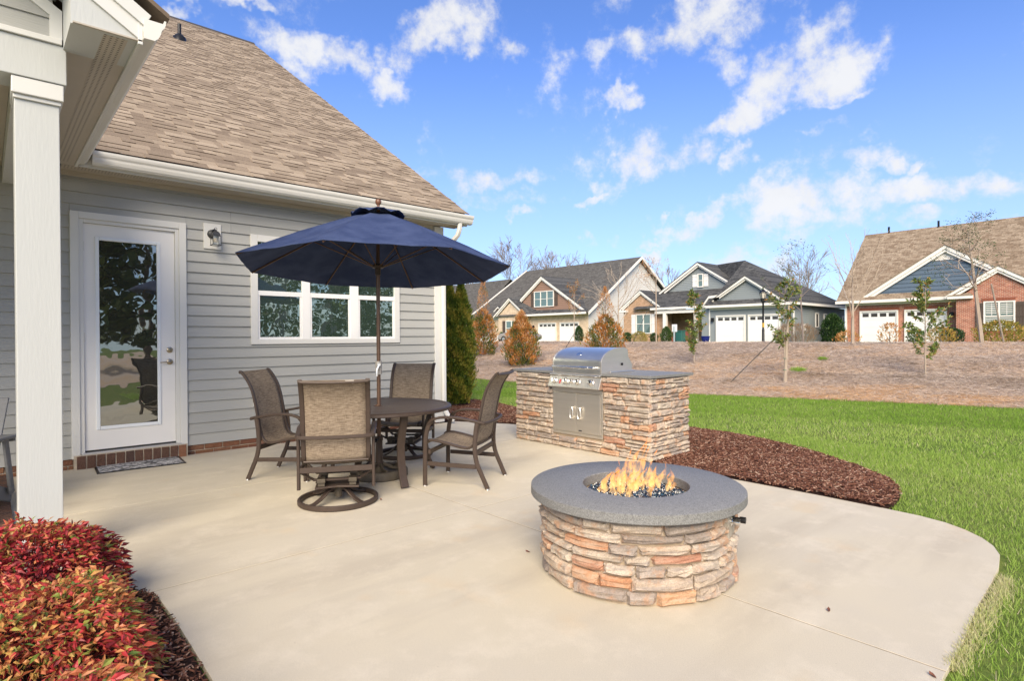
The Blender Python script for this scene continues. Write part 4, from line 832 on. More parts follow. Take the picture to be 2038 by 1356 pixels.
# ------------------------------------------------------------------ chairs
def crv(P, n=8):
    P = [Vector(p) for p in P]; Q = [P[0]*2-P[1]]+P+[P[-1]*2-P[-2]]; out = []
    for i in range(1, len(Q)-2):
        for k in range(n):
            t = k/n; a, b_, c, d = Q[i-1:i+3]
            out.append(.5*((2*b_)+(-a+c)*t+(2*a-5*b_+4*c-d)*t*t+(-a+3*b_-3*c+d)*t**3))
    return out+[P[-1]]
RAIL = [(.285, .385), (.275, .418), (.20, .428), (.05, .402), (-.08, .372), (-.165, .372), (-.215, .425), (-.238, .52), (-.262, .65), (-.292, .80), (-.325, .91), (-.375, 1.0), (-.425, 1.062), (-.445, 1.07)]
def chair(name, swivel, label, loc, rz):
    t = root(name, loc, rz, label, 'chair', 'sling chairs around the patio table')
    W2 = .255
    for sx in (-1, 1):
        b = MB(); b.sweep(crv([(sx*W2, y, z) for y, z in RAIL], 3), .022, .038, (1, 0, 0), rnd_=.3); b.v = b.v; b.build('sling_rail', BRONZE, t, world=False, smooth=True)
    pts = crv([(0, y, z) for y, z in RAIL], 4); n = len(pts); NX = 9; V = []; F = []
    for i, p in enumerate(pts):
        tg = (pts[min(i+1, n-1)]-pts[max(i-1, 0)]).normalized(); nr = Vector((0, -tg.z, tg.y)) # towards sitter
        if nr.y < -.2 and nr.z < 0: nr = -nr
        for k in range(NX):
            u = k/(NX-1); s = 4*u*(1-u); sagv = -.016*s*min(1, i/4, (n-1-i)/3)
            V.append(Vector(((u-.5)*2*(W2-.008), p.y, p.z))+Vector((0, tg.z, -tg.y))*(sagv if True else 0))
    for i in range(n-1):
        for k in range(NX-1): F.append((i*NX+k, i*NX+k+1, (i+1)*NX+k+1, (i+1)*NX+k))
    b = MB(); b.add(V, F); o = b.build('sling', SLING, t, world=False); o.data.polygons.foreach_set('use_smooth', [True]*len(F))
    sd = o.modifiers.new('thickness', 'SOLIDIFY'); sd.thickness = .004; sd.offset = 0
    b = MB(); b.tube([(x, RAIL[-1][0]+.0-.020*(1-(x/W2)**2), RAIL[-1][1]-.012-.006*(1-(x/W2)**2)) for x in np.linspace(-W2, W2, 9)], .0115, 8); b.build('top_bar', BRONZE, t, world=False, smooth=True)
    b = MB(); b.tube([(x, -.225-.012*(1-(x/W2)**2), .395) for x in np.linspace(-W2, W2, 7)], .009, 8); b.build('lumbar_bar', BRONZE, t, world=False, smooth=True)
    zf = .135 if swivel else 0.; zr_ = .17 if swivel else 0.
    AX = .295
    for sx in (-1, 1):
        if swivel: fl = [(sx*AX, .235, zf), (sx*AX, .235, .35), (sx*AX, .23, .50), (sx*AX, .205, .60)]
        else: fl = [(sx*AX, .27, .008), (sx*AX, .268, .30), (sx*AX, .26, .46), (sx*AX, .235, .57), (sx*AX, .20, .62)]
        b = MB(); b.sweep(crv(fl, 4), .042, .026, (1, 0, 0), rnd_=.3); b.build('leg', BRONZE, t, world=False, smooth=True)
        b = MB(); b.sweep(crv([(sx*AX, .235, .588), (sx*(AX+.006), .175, .634), (sx*(AX+.008), .08, .655), (sx*(AX+.006), -.06, .652), (sx*AX, -.18, .632), (sx*(AX-.006), -.30, .612)], 4), .046, .024, (0, 0, 1), rnd_=.35); b.build('armrest', BRONZE, t, world=False, smooth=True)
        if swivel: rl = [(sx*AX, -.215, zr_), (sx*AX, -.215, .40), (sx*AX, -.225, .62)]
        else: rl = [(sx*(AX-.005), -.345, .008), (sx*(AX-.002), -.295, .12), (sx*AX, -.245, .24), (sx*AX, -.225, .36), (sx*AX, -.232, .50), (sx*AX, -.25, .625)]
        b = MB(); b.sweep(crv(rl, 4), .048 if swivel else .042, .026, (1, 0, 0), rnd_=.3); b.build('leg', BRONZE, t, world=False, smooth=True)
        zs = .30 if swivel else .205
        b = MB(); b.sweep([(sx*AX, .24, zs+.01), (sx*AX, -.235, zs)], .020, .040, (0, 0, 1), rnd_=.2); b.build('side_stretcher', BRONZE, t, world=False)
        if not swivel:
            for yy in (.27, -.345):
                b = MB(); b.lathe([(.011, 0), (.016, .002), (.014, .012), (.008, .014)], 10, (sx*AX, yy, -.001)); b.build('glide', STEELL, t, world=False, smooth=True)
    b = MB(); b.sweep(crv([(-AX, -.285, .612), (-AX*.9, -.318, .606), (0, -.335, .603), (AX*.9, -.318, .606), (AX, -.285, .612)], 5), .022, .030, (0, 0, 1), rnd_=.3); b.build('rear_bar', BRONZE, t, world=False, smooth=True)
    b = MB(); b.sweep([(-AX, -.222, .325), (AX, -.222, .325)], .022, .046, (0, 0, 1), rnd_=.2); b.build('cross_rail', BRONZE, t, world=False)
    b = MB(); b.sweep([(-AX, .225, .325), (AX, .225, .325)], .022, .040, (0, 0, 1), rnd_=.2); b.build('cross_rail', BRONZE, t, world=False)
    if swivel:
        for yy in (-.13, .14):
            b = MB(); b.sweep(crv([(-AX+.01, yy*1.5, .305), (-.20, yy, .235), (-.15, yy, .222), (.15, yy, .222), (.20, yy, .235), (AX-.01, yy*1.5, .305)], 4), .026, .020, (0, 0, 1)); b.build('rocker_bar', BRONZE, t, world=False, smooth=True)
        for sx in (-1, 1):
            b = MB(); b.box(sx*.125-.028, -.17, .172, sx*.125+.028, .18, .205); b.box(sx*.125-.033, -.185, .205, sx*.125+.033, -.09, .238); b.box(sx*.125-.033, .09, .205, sx*.125+.033, .185, .238); b.build('spring_pack', BASEM, t, world=False, bevel=.004)
        b = MB(); b.prism([(-.175, -.19, .155), (0, -.15, .155), (.175, -.19, .155), (.175, .19, .155), (0, .15, .155), (-.175, .19, .155)], (0, 0, .015)); b.build('swivel_plate', BRONZE, t, world=False, bevel=.003)
        b = MB(); b.tube([(0, 0, .045), (0, 0, .150)], .032, 14); b.build('hub', BASEM, t, world=False, smooth=True)
        RR = .318; b = MB(); b.sweep([(RR*math.cos(a), RR*math.sin(a), .024) for a in np.linspace(0, 2*PI, 49)[:-1]], .030, .044, (0, 0, 1), closed=True); b.build('base_ring', BRONZE, t, world=False, smooth=True)
        for k in range(4):
            a = PI/4+k*PI/2; ca, sa = math.cos(a), math.sin(a)
            b = MB(); b.sweep(crv([(.02*ca, .02*sa, .138), (.09*ca, .09*sa, .125), (.17*ca, .17*sa, .070), (.25*ca, .25*sa, .036), (.31*ca, .31*sa, .030)], 4), .044, .016, (0, 0, 1)); b.build('base_spoke', BRONZE, t, world=False, smooth=True)
    return t
c1 = chair('swivel_chair', True, 'swivel rocker chair nearest the camera, seen from behind, round ring base', (2.235, 4.685, 0), math.radians(-29))
b = MB(); b.box(.085, -.462, 1.043, .15, -.455, 1.068); b.build('fabric_label', mat('pale_label', (.68, .64, .56), .7), c1, world=False)
chair('swivel_chair', True, 'swivel rocker chair on the far side of the table against the siding', (3.70, 5.99, 0), math.radians(131))
chair('dining_chair', False, 'four-legged sling armchair at the right of the table beside the grill island', (3.455, 4.53, 0), math.radians(32.7))
chair('dining_chair', False, 'four-legged sling armchair at the left of the table by the glazed door', (2.36, 5.93, 0), math.radians(-139))

# ------------------------------------------------------------------ ledge stone
def stone(s0, s1, z0_, z1_, d, mapf, parent, m, r):
    """one ledge stone: bevelled, uneven front; mapf(s, z, depth) -> world"""
    w = s1-s0; h = z1_-z0_; ex = min(.018, w*.14); ez = min(.016, h*.24)
    us = [0, ex/w, r.uniform(.28, .42), r.uniform(.58, .74), 1-ex/w, 1]; vs = [0, ez/h, r.uniform(.4, .6), 1-ez/h, 1]
    V = []; nu, nv = len(us), len(vs); tl = r.uniform(-.006, .006); tv = r.uniform(-.004, .008)
    wob = [r.uniform(-.13, .13)*h for _ in us]; wob2 = [r.uniform(-.13, .13)*h for _ in us]
    for j, v in enumerate(vs):
        for i, u in enumerate(us):
            edge = i in (0, nu-1) or j in (0, nv-1)
            dd = d+(0 if edge else .014+r.uniform(-.006, .007))+(tl*(u-.5)*2+tv*(v-.5)*2)
            zj = z0_+h*v+(wob[i]*(1-v) if j < 2 else 0)+(wob2[i]*v if j > nv-3 else 0)
            sj = s0+w*u+(r.uniform(-.006, .006) if i in (0, nu-1) else r.uniform(-.004, .004))
            V.append(mapf(sj, zj, dd-(.010 if edge else 0)))
    base = len(V)
    for j, i in [(0, i) for i in range(nu)]+[(j, nu-1) for j in range(1, nv)]+[(nv-1, i) for i in range(nu-2, -1, -1)]+[(j, 0) for j in range(nv-2, 0, -1)]:
        pass
    ring = [(0, i) for i in range(nu)]+[(j, nu-1) for j in range(1, nv)]+[(nv-1, i) for i in range(nu-2, -1, -1)]+[(j, 0) for j in range(nv-2, 0, -1)]
    F = [(j*nu+i, j*nu+i+1, (j+1)*nu+i+1, (j+1)*nu+i) for j in range(nv-1) for i in range(nu-1)]
    for j, i in ring:
        V.append(mapf(s0+w*us[i], z0_+h*vs[j], -.015))
    nr = len(ring)
    for k in range(nr):
        a = ring[k][0]*nu+ring[k][1]; c = ring[(k+1) % nr][0]*nu+ring[(k+1) % nr][1]; F.append((c, a, base+k, base+(k+1) % nr))
    b = MB(); b.add(V, F); o = b.build('stone', m, parent)
    return o
def courses(S, Z0, Z1, hmin, hmax, lmin, lmax, r, holes=(), joint=.005):
    z = Z0; out = []; row = 0
    while z < Z1-.02:
        h = r.uniform(hmin, hmax)
        if Z1-(z+h) < hmin*.9: h = Z1-z
        s = S[0]-(r.uniform(0, lmax*.3) if row % 2 else 0); segs = []
        while s < S[1]:
            l = r.uniform(lmin, lmax); e = s+l
            if S[1]-e < lmin*.7: e = S[1]
            segs.append((max(s, S[0]), e)); s = e
        for a, e in segs:
            parts = [(a, e)]
            for (h0, h1, hz0, hz1) in holes:
                if z+h > hz0+.012 and z < hz1-.012:
                    parts = [c for p, q in parts for c in ((p, min(q, h0)), (max(p, h1), q)) if c[1]-c[0] > .025]
            for p, q in parts:
                if h > hmin*1.5 and r.random() < .3:
                    sp = z+h*r.uniform(.4, .6); out += [(p, q, z, sp), (p, q, sp, z+h)]
                else: out.append((p, q, z, z+h))
        z += h; row += 1
    return [(a+joint/2, b_-joint/2, c+joint/2, d-joint/2) for a, b_, c, d in out if b_-a > .02 and d-c > .012]
# grill island
IX0, IX1, IY0, IY1 = 5.45, 6.24, 3.735, 5.90
isl = root('grill_island', ((IX0+IX1)/2, (IY0+IY1)/2, 0), 0, 'ledge stone grill island with a dark granite counter at the back of the patio', 'grill island')
b = MB(); b.box(IX0+.006, IY0+.006, -.05, IX1, IY1, .928); b.build('island_core', MORT2, isl)
r = random.Random(12)
GYa, GYb = 4.385, 5.205
HOL = [(IY1-GYb, IY1-GYa, .17, .93)]
fm = lambda s, z, d: (IX0-d, IY1-s, z); sm = lambda s, z, d: (IX0-.012+s, IY0-d, z)
for q in courses((-.012, IY1-IY0+.014), .0, .928, .046, .088, .12, .34, r, HOL): stone(*q, r.uniform(.006, .022), fm, isl, STONEW if r.random() < .10 else STONE, r)
for q in courses((0.0, IX1-IX0+.012), .0, .928, .046, .088, .10, .28, r): stone(*q, r.uniform(.006, .020), sm, isl, STONEW if r.random() < .12 else STONE, r)
for q in courses((0, IX1-IX0), .0, .928, .05, .09, .14, .30, r): stone(*q, r.uniform(.006, .020), lambda s, z, d: (IX0+s, IY1+d, z), isl, STONE, r)
b = MB(); b.box(IX0-.035, IY0-.04, .930, IX1+.06, GYa+.012, .963); b.build('countertop', GRANITE, isl, bevel=.004)
b = MB(); b.box(IX0-.035, GYb-.012, .930, IX1+.06, IY1+.04, .963); b.build('countertop', GRANITE, isl, bevel=.004)
b = MB(); b.box(6.06, GYa+.013, .930, IX1+.06, GYb-.013, .963); b.build('countertop', GRANITE, isl, bevel=.004)
ad = root('access_doors', (IX0, 4.795, .17)); ad.parent = isl; ad.location = Vector((IX0, 4.795, .17))-isl.location
b = MB(); X_ = IX0-.014
for q in ((X_, GYa, .17, X_+.03, GYb, .205), (X_, GYa, .70, X_+.03, GYb, .735), (X_, GYa, .2055, X_+.03, GYa+.03, .6995), (X_, GYb-.03, .2055, X_+.03, GYb, .6995)): b.box(*q)
b.build('door_frame', STEEL, ad, bevel=.003)
ym = (GYa+GYb)/2
b = MB(); b.box(X_-.008, GYa+.034, .210, X_+.01, ym-.003, .695); b.build('door_leaf', STEEL, ad, bevel=.003)
b = MB(); b.box(X_-.008, ym+.003, .210, X_+.01, GYb-.034, .695); b.build('door_leaf', STEEL, ad, bevel=.003)
for yy in (ym-.062, ym+.062):
    b = MB(); cx_ = X_-.034; b.tube([(cx_, yy+.024*math.cos(a), .452+.072*math.copysign(1, math.sin(a))*abs(math.sin(a))**.8) for a in np.linspace(0, 2*PI, 25)[:-1]], .0085, 8, closed=True)
    for zz in (.385, .519): b.tube([(cx_, yy, zz), (X_-.006, yy, zz)], .006, 8)
    b.build('door_handle', STEELL, ad, smooth=True)
b = MB(); b.box(X_-.0086, ym-.085, .232, X_-.0078, ym-.035, .246); b.build('maker_plate', BLACKM, ad)
# grill
gr = root('gas_grill', (5.75, ym, .74), 0, 'stainless steel built-in gas grill with closed domed lid in the stone island', 'grill')
GA, GB = GYa+.004, GYb-.004
b = MB(); b.prism([(X_+.002, GA, .737), (X_-.012, GA, .737), (X_-.012, GA, .752), (X_+.002, GA, .752)], (0, GB-GA, 0)); b.build('heat_shield', STEEL, gr)
b = MB(); b.box(X_-.004, GA+.01, .7525, X_+.1, GB-.01, .775); b.build('shadow_gap', BLACKM, gr)
PAN = [(IX0+.05, .765), (5.355, .765), (5.352, .775), (5.400, .900), (5.408, .912), (IX0+.05, .912)]
b = MB(); b.prism([(x, GA-.012, z) for x, z in PAN], (0, GB-GA+.024, 0)); b.build('control_panel', STEEL, gr, bevel=.003)
sl2 = Vector((-.125, 0, .048)).normalized()    # panel normal
for i, (yy, zz) in enumerate(((5.115, .845), (4.925, .845), (4.825, .845), (4.725, .845), (4.515, .845))):
    c = Vector((5.352+.048*(zz-.775)/.125, yy, zz)); R_ = .034 if i in (0, 1, 3, 4) else .027
    q = sl2.to_track_quat('Z', 'Y').to_matrix().to_4x4()
    kb = MB(); kb.lathe([(0, 0), (R_*1.15, 0), (R_*1.2, .004), (R_, .010), (R_*.9, .014), (R_*.85, .034), (R_*.7, .040), (0, .041)], 20); kb.xf(Matrix.Translation(c) @ q); o = kb.build('knob', CHROME, gr, smooth=True)
b = MB(); c = Vector((5.352+.048*(.838-.775)/.125-.001, 5.02, .838)); q = sl2.to_track_quat('Z', 'Y').to_matrix().to_4x4()
b.box(-.010, -.026, 0, .010, .026, .003); b.xf(Matrix.Translation(c) @ q); b.build('badge', REDB, gr, bevel=.002)
b = MB(); b.tube([(5.398, GA-.01, .925), (5.398, GB+.01, .925)], .012, 10); b.build('front_rail', STEELL, gr, smooth=True)
b = MB(); b.box(5.41, GA, .913, 6.055, GB, .950); b.build('firebox_top', STEEL, gr, bevel=.003)
LP = [(5.425, .952), (5.425, 1.075)]+[(5.425+.39*(1-math.cos(a)), 1.075+.185*math.sin(a)**.92) for a in np.linspace(.12, PI/2, 9)]+[(5.87, 1.262), (5.93, 1.24), (5.945, 1.20), (5.945, 1.0), (5.90, .952)]
lid = root('grill_lid', (5.7, ym, .95)); lid.parent = gr; lid.location = Vector((5.7, ym, .95))-gr.location
b = MB(); n = len(LP); b.add([(x, y, z) for y in (GA+.022, GB-.022) for x, z in LP], [(i, (i+1) % n, (i+1) % n+n, i+n) for i in range(n)]); o = b.build('lid_shell', STEELL, lid); 
o.data.polygons.foreach_set('use_smooth', [False]+[True]*(n-1)); o.data.set_sharp_from_angle(angle=.5)
for ya_, yb_ in ((GA+.004, GA+.024), (GB-.024, GB-.004)):
    cen = (5.69, 1.06); b = MB(); b.prism([(cen[0]+(x-cen[0])*1.012, ya_, max(.951, cen[1]+(z-cen[1])*1.02)) for x, z in LP], (0, yb_-ya_, 0)); b.build('lid_end', STEEL, lid, bevel=.002)
b = MB(); b.tube([(5.368, GA+.085, 1.022), (5.368, GB-.05, 1.022)], .0145, 12); b.tube([(5.368, GA+.16, 1.022), (5.368, GA+.30, 1.022)], .017, 12)
for yy in (GA+.10, GB-.07): b.tube([(5.37, yy, 1.022), (5.425, yy, 1.022)], .010, 8)
b.build('lid_handle', CHROME, lid, smooth=True)
b = MB(); q = Vector((-.62, 0, .78)).to_track_quat('Z', 'Y').to_matrix().to_4x4(); b.lathe([(0, 0), (.042, 0), (.044, .012), (.038, .020), (0, .021)], 24); b.xf(Matrix.Translation((5.505, 4.80, 1.170)) @ q); b.build('thermometer', CHROME, lid, smooth=True)
b = MB(); b.box(5.80, GA-.004, 1.045, 5.835, GA+.006, 1.075); b.build('rotisserie_slot', BLACKM, lid)
b = MB(); b.prism([(5.95, GA+.02, .952), (6.05, GA+.02, .952), (6.05, GA+.02, 1.05), (5.95, GA+.02, 1.18)], (0, GB-GA-.04, 0)); b.build('rear_guard', STEEL, gr)
b = MB(); b.tube([(5.55, GA-.03, .972), (6.02, GA-.03, .972)], .008, 8); b.build('side_rail', STEELL, gr, smooth=True)

# ------------------------------------------------------------------ fire pit
PX, PYc, PR = 2.935, 2.118, .548
pit = root('fire_pit', (PX, PYc, 0), 0, 'round ledge stone gas fire pit with a granite ring top on the patio', 'fire pit')
b = MB(); b.lathe([(.33, .03), (.33, .44), (PR-.004, .44), (PR-.004, -.05)], 64, (PX, PYc, 0), cap=False); b.build('pit_core', MORT2, pit)
A0 = math.radians(-74); cyl = lambda s, z, d: (PX+(PR+d)*math.cos(A0+s/PR), PYc+(PR+d)*math.sin(A0+s/PR), z)
r = random.Random(5); CIR = 2*PI*PR
for q in courses((0, CIR), .0, .438, .052, .088, .13, .33, r, [(0, .085, .27, .44), (CIR-.085, CIR+1, .27, .44)], joint=.005): stone(*q, r.uniform(.006, .024), cyl, pit, STONEW if r.random() < .14 else STONE, r)
b = MB(); b.lathe([(.318, .446), (.318, .499), (.322, .503), (.630, .503), (.636, .498), (.637, .452), (.631, .446)], 96, (PX, PYc, 0), cap=False)
b.add([(PX+R_*math.cos(2*PI*k/96), PYc+R_*math.sin(2*PI*k/96), .446) for R_ in (.631, .318) for k in range(96)], [(k, (k+1) % 96, (k+1) % 96+96, k+96) for k in range(96)])
b.build('granite_ring', GRANITE, pit, smooth=True)
b = MB(); b.lathe([(.317, .36), (.317, .438), (.300, .438), (.300, .36)], 64, (PX, PYc, 0), cap=False); b.build('burner_pan_rim', mat('sandy_pan_rim', (.55, .40, .25), .7, var=.4, vscale=6), pit)
b = MB(); b.lathe([(0, .425), (.30, .425)], 32, (PX, PYc, 0), cap=False); b.build('burner_pan', BLACKM, pit)
vp = root('valve_panel', (0, 0, 0)); vp.parent = pit; a = A0; vp.location = Vector((PR*math.cos(a), PR*math.sin(a), .355)); vp.rotation_euler = (0, 0, a)
b = MB(); b.box(-.02, -.085, -.075, .012, .085, .075); b.build('plate', mat('aged_steel_plate', (.50, .44, .36), .55, .3, var=.5, vscale=9), vp, world=False, bevel=.003)
for yy, rr_, ln in ((-.025, .018, .05), (.03, .018, .07)):
    b = MB(); b.lathe([(0, 0), (.026, 0), (.026, .006), (.012, .012), (.012, ln*.5), (rr_, ln*.55), (rr_, ln), (0, ln+.002)], 16); b.xf(Matrix.Translation((.012, yy, .012)) @ Matrix.Rotation(PI/2, 4, 'Y')); b.build('knob', BLACKM if yy > 0 else CHROME, vp, world=False, smooth=True)
# glass chips
r = np.random.RandomState(9); n = 5200; a = r.rand(n)*2*PI; q = .300*np.sqrt(r.rand(n)); zc = .436+.022*np.cos(q/.3*PI/2)+r.rand(n)*.012
C_ = np.column_stack([PX+q*np.cos(a), PYc+q*np.sin(a), zc]); OC = np.array([(1, 0, 0), (-1, 0, 0), (0, 1, 0), (0, -1, 0), (0, 0, 1), (0, 0, -1)], float)
V = C_[:, None, :]+OC[None]*r.uniform(.35, 1, (n, 6, 1))*r.uniform(.005, .0105, (n, 1, 1)); ax = r.normal(size=(n, 1, 3))*.003; V = V+ax*r.normal(size=(n, 6, 1))
FF = np.array([(0, 2, 4), (2, 1, 4), (1, 3, 4), (3, 0, 4), (2, 0, 5), (1, 2, 5), (3, 1, 5), (0, 3, 5)]); F = (np.arange(n)[:, None, None]*6+FF[None]).reshape(-1, 3)
GM = tintmat('fire_glass', [(0, (.004, .005, .008)), (.55, (.012, .025, .05)), (.8, (.03, .08, .13)), (.93, (.25, .30, .34)), (1, (.35, .22, .2))], .06, 0, .9)
o = stuff_mesh('fire_glass', V.reshape(-1, 3), F, GM, np.repeat(r.rand(n), 6)); tag(o, 'broken dark blue fire glass filling the fire pit bowl', 'fire glass', kind='stuff')
# flames: twisting tapered tongues
fm_ = bpy.data.materials.new('flame'); fm_.use_nodes = True; t = fm_.node_tree; t.nodes.remove(t.nodes['Principled BSDF'])
at = N(t, 'ShaderNodeAttribute', attribute_name='tint'); pos = N(t, 'ShaderNodeNewGeometry').outputs['Position']
nz = N(t, 'ShaderNodeTexNoise', ins={'Vector': N(t, 'ShaderNodeMapping', ins={0: pos, 3: (1, 1, .45)}).outputs[0], 'Scale': 42., 'Detail': 3.})
col_ = ramp(t, at.outputs['Fac'], [(0, (1., .66, .34)), (.3, (1., .58, .22)), (.7, (1., .42, .12)), (1, (.95, .28, .06))])
em = N(t, 'ShaderNodeEmission', ins={0: col_, 1: .95}); tr = N(t, 'ShaderNodeBsdfTransparent'); lw = N(t, 'ShaderNodeLayerWeight', ins={0: .35})
al = mth(t, 'MULTIPLY', mth(t, 'MULTIPLY', mth(t, 'SUBTRACT', 1., mth(t, 'POWER', lw.outputs['Facing'], 1.5)), mth(t, 'SUBTRACT', 1.02, mth(t, 'MULTIPLY', at.outputs['Fac'], .55))), N(t, 'ShaderNodeMapRange', ins={0: nz.outputs[0], 1: .40, 2: .66, 3: .0, 4: .62}).outputs[0], clamp=True)
mx = N(t, 'ShaderNodeMixShader', ins={0: al, 1: tr.outputs[0], 2: em.outputs[0]}); t.links.new(mx.outputs[0], t.nodes['Material Output'].inputs[0])
r = np.random.RandomState(4); V = []; F = []; T = []
FL = []
for i in range(34):
    aa = r.rand()*2*PI; qq = .03+.19*r.rand(); FL.append((PX+.02+qq*math.cos(aa), PYc+.02+qq*math.sin(aa), r.uniform(.05, .13), r.uniform(.010, .022)))
FL += [(PX+.03, PYc+.06, .24, .026), (PX+.07, PYc+.02, .22, .024), (PX-.01, PYc+.10, .20, .024), (PX+.10, PYc-.02, .20, .020), (PX+.05, PYc+.04, .27, .020), (PX-.06, PYc+.13, .15, .022), (PX+.13, PYc-.08, .15, .022), (PX+.15, PYc-.13, .12, .020), (PX-.10, PYc+.16, .10, .02)]
for (fx, fy, fh, fr_) in FL:
    fh *= 1.22
    ns_, nk = 12, 9; ph = r.rand(3)*6; b0 = len(V)
    for i in range(ns_+1):
        u = i/ns_; rad = fr_*(math.sin(PI*min(1, u*.88+.14))**.75)*(1-u**3)*(1+.35*math.sin(u*9+ph[2])); ox = .045*fh/.2*u*u+.018*math.sin(u*7+ph[0])*u; oy = -.030*fh/.2*u*u+.018*math.sin(u*6+ph[1])*u
        for k in range(nk):
            an = 2*PI*k/nk+u*2.5; V.append((fx+ox+rad*math.cos(an)*1.3, fy+oy+rad*math.sin(an)*.8, .445+fh*u+.006*math.sin(3*an))); T.append(u)
    for i in range(ns_):
        for k in range(nk): F.append((b0+i*nk+k, b0+i*nk+(k+1) % nk, b0+(i+1)*nk+(k+1) % nk, b0+(i+1)*nk+k))
o = stuff_mesh('fire', V, F, fm_, T, None, True); tag(o, 'orange and yellow gas flames rising from the fire pit glass', 'fire', kind='stuff'); o.visible_shadow = True
# ------------------------------------------------------------------ shrubs by the column
def nandina(loc, R_, H_, seed, shift, label, n=5600):
    rs = np.random.RandomState(seed); t = root('nandina_shrub', loc, 0, label, 'shrub', 'red-leaved shrubs beside the porch column')
    th = rs.rand(n)*2*PI; ph = np.arccos(rs.uniform(-.25, 1, n)); lump = 1+.10*np.sin(th*3+seed)*np.sin(ph*4)+.06*np.sin(th*7+1)
    q = (rs.rand(n)**.35); q = np.where(rs.rand(n) < .72, .86+.16*rs.rand(n), q)
    ex = .92
    ux = np.sin(ph)*np.cos(th); uy = np.sin(ph)*np.sin(th); uz = np.cos(ph); ux = np.sign(ux)*np.abs(ux)**ex; uy = np.sign(uy)*np.abs(uy)**ex; uz = np.sign(uz)*np.abs(uz)**ex
    P = np.column_stack([loc[0]+ux*R_*q*lump, loc[1]+uy*R_*q*lump, .10+np.maximum(uz, -.2)*H_*q*lump*.82])
    D = np.column_stack([ux, uy, uz*.5+.30])*.8+rs.normal(0, .55, (n, 3)); D[:, 2] = D[:, 2]*.6
    k = P[:, 2] > .02; P = P[k]; D = D[k]; m = len(P)
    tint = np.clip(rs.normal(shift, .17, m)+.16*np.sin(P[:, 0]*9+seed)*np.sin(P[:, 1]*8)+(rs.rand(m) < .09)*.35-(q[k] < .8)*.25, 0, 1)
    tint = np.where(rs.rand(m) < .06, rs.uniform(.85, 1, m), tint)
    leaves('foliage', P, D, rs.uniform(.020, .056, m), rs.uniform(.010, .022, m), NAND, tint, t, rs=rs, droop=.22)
    b = MB(); rr_ = random.Random(seed)
    for i in range(130):
        a = rr_.random()*2*PI; q2 = rr_.uniform(.3, .98); e = Vector((loc[0]+R_*.85*q2*math.cos(a), loc[1]+R_*.85*q2*math.sin(a), H_*rr_.uniform(.45, 1.06)*math.sqrt(1.05-q2*q2*.8)))
        s = Vector((loc[0]+.25*R_*q2*math.cos(a), loc[1]+.25*R_*q2*math.sin(a), -.01)); b.tube([s, (s+e)/2+Vector((0, 0, .03)), e], [.004, .003, .002], 4, cap=False)
    b.build('stems', TWIG, t); return t
nandina((.15, 3.66, 0), .385, .46, 3, .30, 'crimson shrub nearest the white porch column', 12500)
nandina((.115, 2.86, 0), .40, .42, 8, .52, 'orange and red shrub in the middle of the three by the patio edge', 10500)
nandina((.075, 2.06, 0), .40, .37, 13, .55, 'mixed red and yellow-green shrub nearest the camera', 8500)
# ------------------------------------------------------------------ adirondack on the porch
ac = root('adirondack_chair', (-.27, 6.05, .035), math.radians(160), 'grey resin adirondack chair on the porch behind the white column', 'chair')
for sx in (-1, 1):
    b = MB(); b.prism([(sx*.30-.07, -.42, .56), (sx*.30+.07, -.42, .56), (sx*.30+.075, .30, .60), (sx*.30-.075, .30, .60)], (0, 0, .024)); b.build('armrest', ADIR, ac, world=False, bevel=.006)
    b = MB(); b.sweep([(sx*.30, .25, 0), (sx*.30, .25, .585)], .09, .025, (1, 0, 0)); b.build('leg', ADIR, ac, world=False)
    b = MB(); b.sweep([(sx*.26, .32, .33), (sx*.26, -.50, .06)], .025, .11, (0, 0, 1)); b.build('side_rail', ADIR, ac, world=False)
    b = MB(); b.sweep([(sx*.30, -.30, .57), (sx*.30, -.42, .10)], .07, .025, (1, 0, 0)); b.build('rear_brace', ADIR, ac, world=False)
for i in range(6):
    yy = .30-.11*i; zz = .38-.05*i*.9; b = MB(); b.box(-.27, yy-.045, zz-.01, .27, yy+.045, zz+.012); b.build('seat_slat', ADIR, ac, world=False, bevel=.004)
for i in range(5):
    xx = -.20+.10*i; hh = .95-.018*(i-2)**2*1.0; b = MB(); b.prism([(xx-.046, -.20, .20), (xx+.046, -.20, .20), (xx+.052, -.52, hh), (xx-.052, -.52, hh)], (0, -.022, 0)); b.build('back_slat', ADIR, ac, world=False, bevel=.004)
b = MB(); b.box(-.33, -.42, .53, .33, -.38, .56); b.build('back_rail', ADIR, ac, world=False, bevel=.004)
# ------------------------------------------------------------------ fallen leaves
for i, (x, y, rz_, s_, lab) in enumerate([(3.16, 1.10, .4, .019, 'small curled brown leaf on the open concrete right of the fire pit'), (2.515, 4.46, 1.2, .018, 'tiny dry leaf on the concrete just right of the near ring base'), (2.86, .60, .9, .020, 'brown leaf at the front rim of the concrete'), (2.60, 2.72, 2., .018, 'dark thin leaf on the concrete left of the fire pit')]):
    b = MB(); b.add([(-s_, 0, .004), (-s_*.3, s_*.4, .012), (s_*.5, s_*.35, .006), (s_, 0, .014), (s_*.4, -s_*.4, .010), (-s_*.4, -s_*.35, .005), (0, 0, .002)], [(0, 6, 1), (1, 6, 2), (2, 6, 3), (3, 6, 4), (4, 6, 5), (5, 6, 0)])
    b.xf(Matrix.Translation((x, y, .0)) @ Matrix.Rotation(rz_, 4, 'Z')); o = b.build('fallen_leaf', mat('dead_leaf', (.16, .06, .035), .7) if i == 0 else MATS['dead_leaf']); tag(o, lab, 'leaf', 'fallen leaves on the patio')

